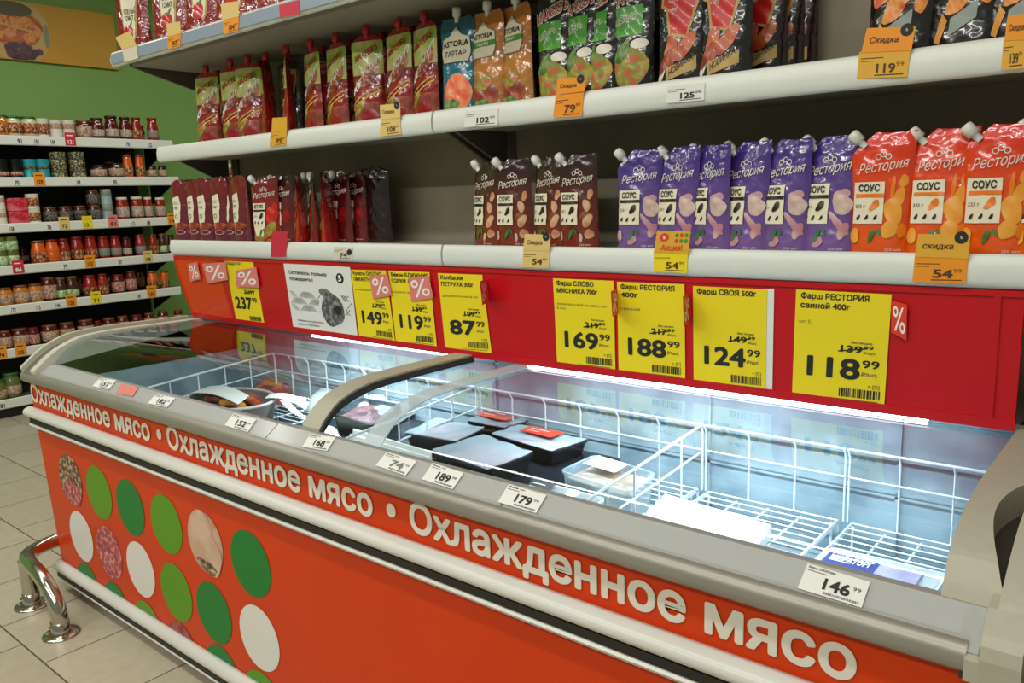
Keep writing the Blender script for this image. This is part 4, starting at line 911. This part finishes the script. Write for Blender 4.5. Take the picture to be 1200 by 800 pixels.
meat_tray(quad_z([(597, 588), (664, 612), (712, 584), (628, 562)], .755), DZ, .755, 'white meat tray with a dark oval label beside the wire divider', 'white_paper', 'pale_film', 'food_chicken', sticker=(.0, .50, .32, .95), stm='ink', group='pale meat packs')
meat_tray(quad_z([(940, 672), (1085, 712), (1112, 672), (972, 640)], .70), DZ, .70, 'white pack with a navy label at the right end of the freezer', 'white_paper', 'pale_film', 'white_paper', sticker=(.06, .40, .50, .80), stm='navy', group='pale meat packs', logo='МИРАТОРГ', sticker2=((.50, .40, .84, .80), 'violet')) if (mat('navy', (44, 62, 140), .4) and mat('violet', (150, 146, 206), .4, c2=(196, 186, 220), nscale=14)) else None
meat_tray(quad_z([(388, 484), (436, 499), (472, 474), (424, 465)], .76), .702, .76, 'dark brown tray seen between the lid frame and the clear strip', 'black_plastic', 'film_clear', 'food_beef')
# pale packs under the lid frame
def soft_pack(q, z0, z1, label, m, cat='pack', group='pale packs under the lid frame', name='meat_pack', stripe=None):
    cx = sum(p[0] for p in q)/4; cy = sum(p[1] for p in q)/4; mb = MB()
    top = lambda a, b_: bil(q, a, b_, z0 + (z1-z0)*(1 - abs(2*a-1)**4)**.5*(1 - abs(2*b_-1)**4)**.5 + .002*math.sin(13*a)*math.sin(11*b_))
    mb.grid(top, 12, 10, m); mb.grid(lambda a, b_: bil(q, 1-a, b_, z0 - .0005), 12, 10, m)
    if stripe: mb.grid(lambda a, b_: Vector(top(.25 + .5*a, .2 + .5*b_)) + Vector((0, 0, .001)), 6, 6, stripe)
    return tag(mb.build(name, None, (cx, cy, z0)), label, cat, group)
mat('pack_pale', (216, 226, 214), .3, noise=.04, nscale=20); mat('pack_white', (196, 202, 202), .35)
soft_pack(quad_z([(398, 474), (424, 477), (470, 459), (442, 455)], .75), .702, .75, 'pale pack nearest the lid frame at the back', 'pack_pale')
soft_pack(quad_z([(414, 484), (448, 490), (490, 467), (456, 463)], .75), .702, .75, 'pale pack between the brown tray and the clear strip', 'pack_white')
soft_pack(quad_z([(350, 512), (386, 520), (398, 496), (368, 488)], .74), .702, .74, 'crumpled pale pack at the foot of the lid frame', 'pack_pale')
soft_pack(quad_z([(356, 462), (392, 472), (420, 450), (382, 441)], .73), DZ, .73, 'greenish white pack left of the lid frame', 'pack_pale')
mat('pack_red', (170, 66, 66), .3, c2=(220, 130, 90), c3=(150, 50, 60), nscale=18, coat=.3)
soft_pack(quad_z([(290, 452), (338, 462), (352, 434), (312, 426)], .72), DZ, .72, 'reddish sausage pack at the back of the left basket', 'pack_red', stripe='apricot')
# long white ribbed bundles
mat('bundle_white', (238, 238, 234), .4)
def bundle(px4, z0, h, label, ribs):
    q = quad_z(px4, z0 + h); cx = sum(p[0] for p in q)/4; cy = sum(p[1] for p in q)/4; mb = MB()
    mb.grid(lambda a, b_: bil(q, a, b_, z0 + h*(.72 + .28*abs(math.sin(math.pi*ribs*b_))**.6) if .001 < b_ < .999 else z0), 10, ribs*10, 'bundle_white')
    mb.grid(lambda a, b_: bil(q, 1-a, b_, z0), 2, 2, 'bundle_white')
    for e in (0, 1):
        P0 = [bil(q, e, j/(ribs*10), z0 + h*(.72 + .28*abs(math.sin(math.pi*ribs*j/(ribs*10)))**.6) if 0 < j < ribs*10 else z0) for j in range(ribs*10 + 1)]
        mb.add(P0, [tuple(range(len(P0)))], 'bundle_white')
    tag(mb.build('ribbed_bundle', None, (cx, cy, z0)), label, 'bundle', 'white ribbed bundles in the freezer')
bundle([(404, 518), (500, 545), (506, 526), (416, 499)], DZ, .115, 'white ribbed bundle lying at the front, left of the meat trays', 3)
bundle([(748, 606), (884, 644), (905, 612), (782, 576)], DZ, .035, 'long white ribbed bundle lying on the bare wire deck', 4)
# oval tub with papers on it in the left basket
def oval(cx, cy, rx, ry, n=36): return [(cx + rx*math.cos(2*math.pi*k/n), cy + ry*math.sin(2*math.pi*k/n)) for k in range(n)]
tc_ = at_z((270, 466), .75); o = (tc_.x, tc_.y, DZ)
g = thing('oval_tub', o, 'oval brownish tub of sausages in the left basket with white paper across it', 'tub')
mat('tub_brown', (112, 98, 92), .3, noise=.05); mat('tub_rim', (190, 186, 176), .35)
mb = MB()
n = 36; L = [(oval(tc_.x, tc_.y, .185, .135), DZ), (oval(tc_.x, tc_.y, .205, .15), .745), (oval(tc_.x, tc_.y, .19, .137), .745), (oval(tc_.x, tc_.y, .18, .128), .72)]
LL = [[(x, y, z) for x, y in p] for p, z in L]
for A_, B_ in zip(LL, LL[1:]): mb.add(A_ + B_, [(i, (i+1) % n, (i+1) % n + n, i + n) for i in range(n)], 'tub_brown', True)
mb.add(LL[0], [tuple(range(n-1, -1, -1))], 'tub_brown'); mb.add(LL[-1], [tuple(range(n))], 'tub_brown'); mb.build('tub', g, o)
MB().tube([(x, y, .747) for x, y in oval(tc_.x, tc_.y, .202, .147, 40)] + [(tc_.x + .202, tc_.y, .747)], .006, 'tub_rim').build('rim', g, o)
for k, (dx, dy, m_) in enumerate(((-.02, .04, 'sausage'), (.03, .06, 'food_beef'), (.08, .03, 'sausage'), (.05, -.02, 'apricot'), (-.06, -.02, 'food_beef'))):
    MB().tube([(tc_.x + dx - .06, tc_.y + dy - .01, .735), (tc_.x + dx, tc_.y + dy + .01, .742), (tc_.x + dx + .06, tc_.y + dy, .735)], .016, m_, 10).build('sausage', g, o)
def paper(px4, z, label, droop=.02):
    q = quad_z(px4, z); mb = MB(); f_ = lambda a, b_, d=0: bil(q, a, b_, z + .012*math.sin(math.pi*a) - droop*(a-.5)**2 + d)
    mb.grid(lambda a, b_: f_(a, b_), 8, 4, 'white_paper'); mb.grid(lambda a, b_: f_(1-a, b_, -.0012), 8, 4, 'white_paper')
    for b_ in (0, 1): mb.grid(lambda a, c, b_=b_: f_(a, b_, -.0012*c), 8, 1, 'white_paper')
    tag(mb.build('paper_sheet', None, (sum(p[0] for p in q)/4, sum(p[1] for p in q)/4, z)), label, 'paper', 'white paper sheets in the left basket')
paper([(223, 459), (279, 472), (292, 462), (245, 451)], .76, 'white paper sheet lying across the oval tub')
paper([(310, 465), (358, 478), (362, 470), (316, 460)], .755, 'narrow white paper strip right of the oval tub')

# ---------------------------------------------------------------- wall shelving at the left with its jars and tins
XF = -3.1
LV = [(2.014, 158, .034), (1.722, 208, -.005), (1.397, 264, -.053), (1.10, 312, -.075), (.817, 359, -.11), (.502, 412, -.17), (.14, 470, -.2)]
us = thing('wall_shelving', (-3.35, 1.2, 0), 'tall shelving unit full of jars along the green wall, its back darkened for shade', 'shelving'); UO = (-3.35, 1.2, 0)
MB().box((-3.595, -.2, 0), (-3.575, 2.24, 1.99), 'unit_dark').build('back_panel', us, UO)  # shadow between the shelves is put into this dark panel colour
MB().box((-3.57, -.2, 0), (-3.15, 2.3, .07), 'unit_dark').build('plinth', us, UO)
for i, (z, _, _) in enumerate(LV):
    y1 = (2.34, 2.36, 2.34, 2.26, 2.28, 2.28, 2.28)[i]
    s = MB().box((-3.575, -.2, z - .03), (XF - .012, y1, z - .004), 'unit_shelf').build('shelf', us, UO)
    MB().prism_y([(XF - .012, z + .002), (XF - .004, z + .002), (XF, z - .004), (XF, z - .06), (XF - .004, z - .066), (XF - .012, z - .066)], -.2, y1, 'rail_white').build('price_rail', s, UO)
    MB().prism_y([(-3.575, z - .03), (XF - .06, z - .03), (XF - .06, z - .045), (-3.575, z - .22)], y1 - .014, y1 - .004, 'unit_dark').build('bracket', s, UO)
mat('jar_red', (150, 34, 18), .12, coat=.6); mat('jar_darkred', (92, 22, 16), .12, coat=.6); mat('jar_orange', (216, 92, 20), .12, coat=.6); mat('jar_amber', (196, 120, 36), .12, coat=.6); mat('jar_brown', (70, 34, 22), .15, coat=.6)
mat('jar_cream', (206, 196, 150), .15, coat=.5); mat('jar_green', (70, 84, 40), .12, c2=(120, 130, 60), nscale=60, coat=.6); mat('jar_dark', (36, 26, 22), .15, coat=.5)
mat('lid_green', (52, 110, 44), .35, metal=.3); mat('lid_gold', (126, 84, 48), .35, metal=.4); mat('lid_red', (120, 22, 20), .35, metal=.2); mat('lid_dark', (48, 24, 22), .35, metal=.2); mat('lid_white', (222, 216, 200), .4)
mat('lab_cream', (206, 186, 160), .5, c2=(150, 92, 70), nscale=11); mat('lab_white', (206, 198, 184), .5, c2=(150, 120, 104), nscale=10); mat('lab_teal', (80, 150, 156), .5, c2=(176, 120, 84), nscale=8); mat('lab_flower', (206, 186, 112), .5, c2=(52, 62, 40), c3=(170, 52, 40), nscale=9); mat('lab_red', (150, 30, 36), .5, c2=(206, 170, 150), nscale=9); mat('lab_dark', (32, 28, 28), .5, c2=(120, 112, 100), nscale=8)
mat('tin_black', (24, 22, 24), .3, metal=.3); mat('tin_teal', (40, 168, 178), .3, metal=.2); mat('tin_white', (224, 220, 206), .35); mat('tin_pattern', (34, 36, 32), .35, c2=(206, 196, 130), c3=(80, 84, 60), nscale=10); mat('tin_blue', (110, 170, 190), .3, c2=(206, 200, 170), c3=(140, 170, 170), nscale=30); mat('tin_metal', (180, 178, 168), .3, metal=.8)
mat('tin_green', (70, 150, 40), .3); mat('pack_crimson', (196, 30, 50), .25, c2=(226, 110, 120), nscale=26, coat=.4); mat('lab_greenleaf', (90, 170, 50), .4, c2=(220, 226, 200), nscale=8)
JK = {  # body, lid, label, lowest/highest edge of the label, neck, word, category
 'green_lid': ('jar_cream', 'lid_green', 'lab_flower', .15, .70, .86, 'green-lidded pale jar', 'jar'), 'cream_amber': ('jar_amber', 'lid_green', 'lab_flower', .15, .6, .86, 'amber jar with a green lid', 'jar'),
 'red_cream': ('jar_darkred', 'lid_gold', 'lab_cream', .12, .66, .9, 'dark red jar with a cream label', 'jar'), 'darkred': ('jar_darkred', 'lid_dark', 'lab_white', .15, .45, .8, 'dark red jar with a dark lid', 'jar'),
 'red_tall': ('jar_red', 'lid_red', 'lab_flower', .10, .45, .76, 'tall red sauce jar', 'jar'), 'red_teal': ('jar_red', 'lid_red', 'lab_teal', .14, .46, .76, 'red sauce jar with a teal label', 'jar'),
 'red_white': ('jar_red', 'lid_white', 'lab_white', .12, .58, .84, 'red sauce jar with a white lid', 'jar'), 'low_dark': ('jar_dark', 'lid_dark', 'lab_cream', .14, .66, .9, 'low dark jar', 'jar'),
 'low_brown': ('jar_brown', 'lid_gold', 'lab_dark', .12, .70, .9, 'low brown jar with a dark label', 'jar'), 'orange_tall': ('jar_orange', 'lid_gold', 'lab_flower', .08, .48, .72, 'tall orange jar', 'jar'), 'orange_plain': ('jar_orange', 'lid_red', 'jar_orange', .08, .42, .78, 'plain bright orange jar', 'jar'),
 'amber': ('jar_amber', 'lid_gold', 'lab_cream', .15, .62, .88, 'amber jar', 'jar'), 'pickle': ('jar_green', 'lid_green', 'lab_cream', .18, .5, .82, 'jar of green pickles', 'jar'), 'brown_tall': ('jar_brown', 'lid_gold', 'lab_greenleaf', .12, .42, .78, 'tall brown jar', 'jar'),
 'adjika': ('jar_darkred', 'lid_red', 'lab_red', .12, .62, .88, 'dark red jar with a red label', 'jar'),
 'tin_black': ('tin_black', 'tin_metal', 'lab_red', .14, .34, 1, 'black tin with a red band', 'tin'), 'tin_teal': ('tin_teal', 'tin_metal', 'lab_dark', .45, .62, 1, 'turquoise tin', 'tin'), 'tin_white': ('tin_white', 'tin_metal', 'lab_cream', .5, .8, 1, 'white tin', 'tin'),
 'tin_pattern': ('tin_pattern', 'tin_metal', 'lab_dark', .4, .62, 1, 'dark patterned tin', 'tin'), 'tin_blue': ('tin_blue', 'tin_metal', 'lab_teal', .6, .9, 1, 'pale blue tin', 'tin'), 'tin_green': ('jar_green', 'tin_metal', 'lab_greenleaf', .1, .7, 1, 'green tin', 'tin'), 'tin_cream': ('tin_white', 'tin_metal', 'lab_flower', .15, .75, 1, 'cream tin with a printed band', 'tin')}
def make_jar(kind):                                    # one unit high, one unit across
    b, l, lab, l0, l1, nk, word, cat = JK[kind]
    g = thing(cat if cat == 'tin' else 'glass_jar', (0, 0, 0), '-', cat)
    if nk == 1:
        MB().lathe([(.47, 0), (.5, .02), (.49, .04), (.49, .96), (.5, .98), (.47, 1), (.45, .985), (.001, .985)], b, 20).build('body', g)
        r = .496
    else:
        MB().lathe([(.42, 0), (.48, .03), (.5, .08), (.5, nk - .22), (.46, nk - .1), (.40, nk), (.40, .92), (.001, .92)], b, 20).build('body', g)
        MB().lathe([(.41, .885), (.43, .89), (.43, .985), (.40, 1), (.001, 1)], l, 20).build('lid', g)
        r = .505
    l1_ = min(l1, nk - .2) if nk < 1 else l1
    MB().lathe([(r, l0), (r + .004, l0 + .004), (r + .004, l1_ - .004), (r, l1_)], lab, 20).build('label_band', g)
    return g
_jars = {}
SHN = ['top wall shelf', 'second-highest wall shelf', 'third-highest wall shelf', 'middle wall shelf', 'third-lowest wall shelf', 'second-lowest wall shelf', 'lowest wall shelf']
def jar(kind, px, wpx, hpx, row, label, stack=0, back=0.):
    z, c0, sl = LV[row]; xj = XF - .018 - wpx/336 - back; py = c0 + sl*px
    e = at_x((px, py), xj); y = e.y; up_ = at_x((px, py - hpx), xj).z - e.z
    wd = max(.055, min(wpx / 168, .122)); zz = z - .004 + stack
    if kind in _jars: o = copy_thing(_jars[kind], (xj, y, zz), (0, 0, random.uniform(0, 6)), label)
    else: o = make_jar(kind); _jars[kind] = o; o.location = (xj, y, zz); o['label'] = label
    o.scale = (wd, wd, up_); o['group'] = JK[kind][7] + 's on the ' + SHN[row]
    return up_
ROWS = [
 [(2, 17, 25, 'cream_amber'), (16, 20, 24, 'green_lid'), (35, 19, 24, 'green_lid'), (51, 14, 22, 'tin_cream'), (66, 15, 21, 'tin_white'), (81, 15, 21, 'tin_white'), (99, 20, 22, 'red_cream'), (115, 17, 25, 'darkred'), (132, 17, 28, 'darkred'), (148, 15, 27, 'darkred'), (161, 14, 27, 'red_tall'), (180, 15, 27, 'red_teal')],
 [(3, 15, 22, 'tin_black'), (20, 15, 22, 'tin_black'), (36, 15, 22, 'tin_teal'), (51, 16, 22, 'tin_teal'), (70, 19, 15, 'tin_pattern', 2), (92, 19, 15, 'tin_pattern', 2), (116, 20, 15, 'low_dark'), (137, 19, 17, 'low_dark'), (151, 13, 27, 'orange_tall'), (165, 12, 27, 'orange_tall'), (179, 12, 14, 'low_dark'), (191, 11, 14, 'low_dark')],
 [(2, 13, 17, 'tin_white', 2), (41, 15, 17, 'tin_cream', 2), (60, 17, 18, 'low_brown'), (78, 17, 18, 'low_brown'), (95, 16, 18, 'low_brown'), (112, 16, 18, 'low_brown', 2), (127, 14, 18, 'tin_blue', 2), (145, 16, 26, 'red_white'), (162, 16, 26, 'red_white'), (175, 11, 25, 'red_white'), (189, 14, 24, 'red_white')],
 [(3, 13, 17, 'tin_green', 2), (16, 15, 17, 'tin_green', 2), (47, 18, 27, 'orange_tall'), (63, 17, 27, 'orange_plain'), (77, 13, 27, 'red_tall'), (92, 16, 28, 'red_tall'), (108, 15, 28, 'red_tall'), (123, 14, 26, 'red_teal'), (137, 14, 26, 'red_teal'), (150, 12, 23, 'darkred'), (166, 14, 25, 'red_teal'), (181, 12, 24, 'red_tall'), (192, 11, 24, 'brown_tall'), (202, 10, 22, 'darkred')],
 [(7, 18, 21, 'amber'), (26, 18, 22, 'amber'), (43, 17, 22, 'amber'), (59, 18, 28, 'red_cream'), (73, 13, 26, 'brown_tall'), (86, 16, 26, 'brown_tall'), (107, 17, 25, 'red_tall'), (122, 14, 25, 'red_tall'), (140, 17, 22, 'adjika'), (155, 13, 25, 'adjika'), (180, 15, 22, 'orange_tall'), (194, 12, 21, 'orange_tall')],
 [(8, 14, 22, 'red_cream'), (25, 20, 22, 'red_cream'), (41, 13, 21, 'adjika'), (60, 20, 21, 'red_cream'), (80, 18, 21, 'red_cream'), (102, 20, 21, 'red_cream'), (116, 8, 18, 'adjika'), (129, 17, 19, 'red_cream'), (145, 15, 19, 'red_cream'), (161, 16, 18, 'adjika'), (176, 14, 18, 'red_cream'), (192, 15, 18, 'red_cream'), (210, 13, 17, 'red_cream')],
 [(1, 16, 24, 'pickle'), (16, 24, 29, 'pickle')]]
for r, row in enumerate(ROWS):
    tot = {}
    for it in row: tot[it[3]] = tot.get(it[3], 0) + 1
    seen = {}
    for it in row:
        px, wp, hp, k = it[:4]; seen[k] = seen.get(k, 0) + 1; word = JK[k][6]
        where = 'on the ' + SHN[r]
        nm = word + ' ' + where if tot[k] == 1 else ORD[seen[k]-1] + ' ' + word + ' from left, ' + SHN[r]
        if len(it) > 4:
            h = jar(k, px, wp, hp, r, 'lower ' + nm); jar(k, px, wp, hp, r, 'upper ' + nm, stack=h + .001)
        else: jar(k, px, wp, hp, r, nm)
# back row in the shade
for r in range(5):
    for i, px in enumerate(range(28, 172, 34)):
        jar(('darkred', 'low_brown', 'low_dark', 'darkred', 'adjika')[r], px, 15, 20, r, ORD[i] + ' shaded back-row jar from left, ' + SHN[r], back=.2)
# shrink packs
q = at_x((22, 263), XF - .09)
def shrink_pack(z, label):
    mb = MB(); c = (XF - .09, q.y, z); s = [(-.05, -.075), (.05, -.075), (.05, .075), (-.05, .075)]
    out = [(c[0] + x, c[1] + y) for x, y in rounded(s, .02)]
    mb.prism_z(out, z, z + .086, 'pack_crimson', None, .97); mb.prism_z(shrink(out, .97), z + .086, z + .092, 'pack_crimson', None, .85)
    MB_ = mb.build('shrink_pack', None, c); tag(MB_, label, 'pack', 'crimson shrink packs on the third shelf')
shrink_pack(LV[2][0] - .004, 'lower crimson shrink-wrapped pack at the left of the third shelf'); shrink_pack(LV[2][0] + .0885, 'upper crimson shrink-wrapped pack at the left of the third shelf')
# tickets on these rails
def wall_ticket(px, py, r, m, label, wpx=11, hpx=12, tall=True):
    z = LV[r][0]; c = at_x((px, py), XF + .003); wy = .075 if wpx > 9 else .055; mb = MB()
    z1 = z + .035 if tall else z - .008; z0 = z - .058
    fn = lambda a, b_, d=0: (XF + .002 + d, c.y - wy/2 + wy*a, z0 + (z1 - z0)*b_)
    mb.box((XF + .0005, c.y - wy/2, z0), (XF + .002, c.y + wy/2, z1), m); g = up(fn, .0006)
    if m != 'white_paper':
        mb.poly(g, [(.15, .72), (.75, .72), (.75, .8), (.15, .8)], 'white_ink' if m == 'red_card' else 'brown_ink')
    mb.text(g, str(60 + (px*7) % 130), 'white_ink' if m == 'red_card' else 'ink', .25, .12, .3 if tall else .6, .75, w=.5, bold=.03)
    tag(mb.build('price_ticket', None, (XF + .002, c.y, (z0 + z1)/2)), label, 'price ticket', 'price tickets on the wall shelving')
CN = {'amber_card': 'orange', 'orange_card': 'orange', 'red_card': 'crimson', 'pink_card': 'pink', 'yellow_paper': 'yellow', 'pale_amber': 'pale yellow', 'white_paper': 'small white'}
WT = [[(83, 'red_card')] + [(x, 'white_paper') for x in (23, 43, 62, 150, 176)], [(47, 'orange_card')] + [(x, 'white_paper') for x in (20, 92, 135)], [(76, 'pale_amber'), (103, 'yellow_paper'), (133, 'pink_card'), (202, 'orange_card'), (14, 'white_paper'), (58, 'white_paper'), (156, 'white_paper'), (174, 'white_paper')],
      [(22, 'red_card'), (106, 'orange_card'), (174, 'pale_amber'), (77, 'white_paper'), (141, 'white_paper')], [(84, 'orange_card'), (113, 'yellow_paper'), (178, 'orange_card'), (16, 'white_paper'), (45, 'white_paper'), (68, 'white_paper'), (163, 'white_paper')], [(25, 'orange_card'), (2, 'orange_card')], [(3, 'white_paper')]]
for r, lst in enumerate(WT):
    tot = {}
    for px, m_ in lst: tot[m_] = tot.get(m_, 0) + 1
    seen = {}
    for px, m_ in sorted(lst):
        seen[m_] = seen.get(m_, 0) + 1
        nm = CN[m_] + ' price ticket' + (' on the ' if tot[m_] == 1 else ', ' + ORD[seen[m_]-1] + ' of its colour from left, ') + SHN[r]
        wall_ticket(px, LV[r][1] + LV[r][2]*px + 6, r, m_, nm, 11 if m_ != 'white_paper' else 8, 12, m_ != 'white_paper')
# shelf further along the wall
y0 = at_x((249, 206), -3.1).y
sh = thing('wall_shelf', (-3.35, y0 + .5, 1.72), 'white shelf further along the green wall, glimpsed between shelf and pouches', 'shelf'); o = (-3.35, y0 + .5, 1.72)
MB().box((-3.598, y0, 1.69), (-3.112, 4.4, 1.716), 'unit_shelf').build('deck', sh, o); MB().box((-3.112, y0, 1.655), (-3.1, 4.4, 1.724), 'rail_white').build('price_rail', sh, o)
for i, px in enumerate((253, 261, 268)):
    p = at_x((px, 206), -3.17); g = copy_thing(_jars['tin_cream'], (-3.17, p.y, 1.7165), (0, 0, i), ORD[i] + ' cream tin on the far shelf beyond the wall shelving', 'tins on the far shelf'); g.scale = (.10, .10, .12)

# banner on the green wall
f = quad([(-40, -8), (134, 18), (140, 83), (-40, 62)], fn=lambda p: at_x(p, -3.565)); mb = MB()
b0, b1 = at_x((-40, 62), -3.565), at_x((140, 83), -3.565)
Y0, Y1_, ZB, ZT = b0.y, b1.y, 2.615, 3.045
mb.box((-3.599, Y0, ZB), (-3.565, Y1_, ZT), 'banner_ochre')
cy, cz, cr = at_x((20, 36), -3.565).y, at_x((20, 36), -3.565).z, .235
bn = lambda a, b_, d=0: (-3.564 + d, cy + a, min(ZT - .004, max(ZB + .004, cz + b_)))
mat('jam', (206, 104, 22), .4, c2=(236, 158, 50), c3=(176, 72, 14), nscale=9); mat('berry', (62, 26, 34), .3); mat('berry_light', (96, 46, 52), .3); mat('glass_grey', (150, 140, 110), .4); mat('jar_lid_olive', (92, 84, 48), .4)
mat('photo_back', (214, 178, 110), .5, noise=.06, nscale=5)
mb.ellipse(bn, 0, 0, cr, cr, 'photo_back', n=36); d = lambda k: up(bn, .0012*k)
mb.ellipse(d(1.5), -.02, .155, .14, .055, 'jar_lid_olive', n=24); mb.ellipse(d(1), -.02, .02, .205, .135, 'jam', n=28, wob=.03); mb.ellipse(d(1.8), .205, -.02, .022, .09, 'glass_grey', n=18)
for x, y in ((-.12, .06), (0, .07), (.1, .03), (-.05, -.02), (.08, -.04), (-.14, -.04)): mb.ellipse(d(2 + x), x, y, .045, .038, 'apricot', n=14, wob=.08)
mb.add([d(3)(-.2, .045), d(3)(.1, .0), d(3)(.1, .012), d(3)(-.2, .06)], [(0, 1, 2, 3)], 'photo_back')
rn = random.Random(3)
for k in range(26):
    a = rn.uniform(0, 6.28); r_ = rn.uniform(0, 1)**.5; mb.ellipse(d(3 + k*.12), .03 + .12*r_*math.cos(a), -.145 + .06*r_*math.sin(a), .026, .026, ('berry', 'berry_light')[k % 3 == 0], n=12)
tag(mb.build('banner', None, (-3.58, (Y0 + Y1_)/2, 2.83)), 'ochre banner with a round picture of jam and dark berries on the green wall', 'banner')

# ---------------------------------------------------------------- chrome guard rail on the floor
gr = thing('guard_rail', (.3, -.14, 0), 'bent chrome tube guard bolted to the floor at the freezer corner', 'guard rail'); o = (.3, -.14, 0)
A0, B0 = at_z((72, 743), 0), at_z((38, 709), 0)
def smooth(pts, n=6):
    P = [Vector(p) for p in pts]; out = []
    for i in range(len(P)-1):
        p0, p1, p2, p3 = P[max(i-1, 0)], P[i], P[i+1], P[min(i+2, len(P)-1)]
        for k in range(n):
            t = k/n; out.append(.5*((2*p1) + (p2-p0)*t + (2*p0-5*p1+4*p2-p3)*t*t + (3*p1-p0-3*p2+p3)*t**3))
    return out + [P[-1]]
path = smooth([(A0.x, A0.y, .0), (A0.x, A0.y, .09), (A0.x - .05, A0.y, .155), (A0.x - .15, A0.y + .004, .188), (.21, -.152, .196), (.135, -.136, .197), (.085, -.09, .194), (.045, .0, .19), (.02, .2, .19), (.02, .6, .19)])
MB().tube(path, .027, 'chrome', 16).build('tube', gr, o)
MB().tube([(B0.x, B0.y, 0), (B0.x, B0.y, .1), (B0.x, B0.y, .185)], .027, 'chrome', 16).build('post', gr, o)
MB().tube([(.02, .6, 0), (.02, .6, .19)], .027, 'chrome', 16).build('post', gr, o)
for p in (A0, B0, Vector((.02, .6, 0))):
    fl = MB().lathe([(.062, 0), (.062, .004), (.058, .007), (.03, .008)], 'chrome', 28, (p.x, p.y, 0)).lathe([(.0305, .007), (.0305, .052), (.028, .053)], 'chrome', 20, (p.x, p.y, 0)).build('flange', gr, o)
    mb = MB()
    for k in range(4):
        a = .8 + k*math.pi/2; mb.lathe([(.006, .007), (.006, .010), (.001, .011)], 'silver', 8, (p.x + .046*math.cos(a), p.y + .046*math.sin(a), 0))
    mb.lathe([(.004, 0), (.004, .004), (.0005, .005)], 'bumper_black', 8, (p.x - .012, p.y - .029, .035), Matrix.Rotation(math.pi/2, 3, 'X')); mb.build('bolts', fl, o)
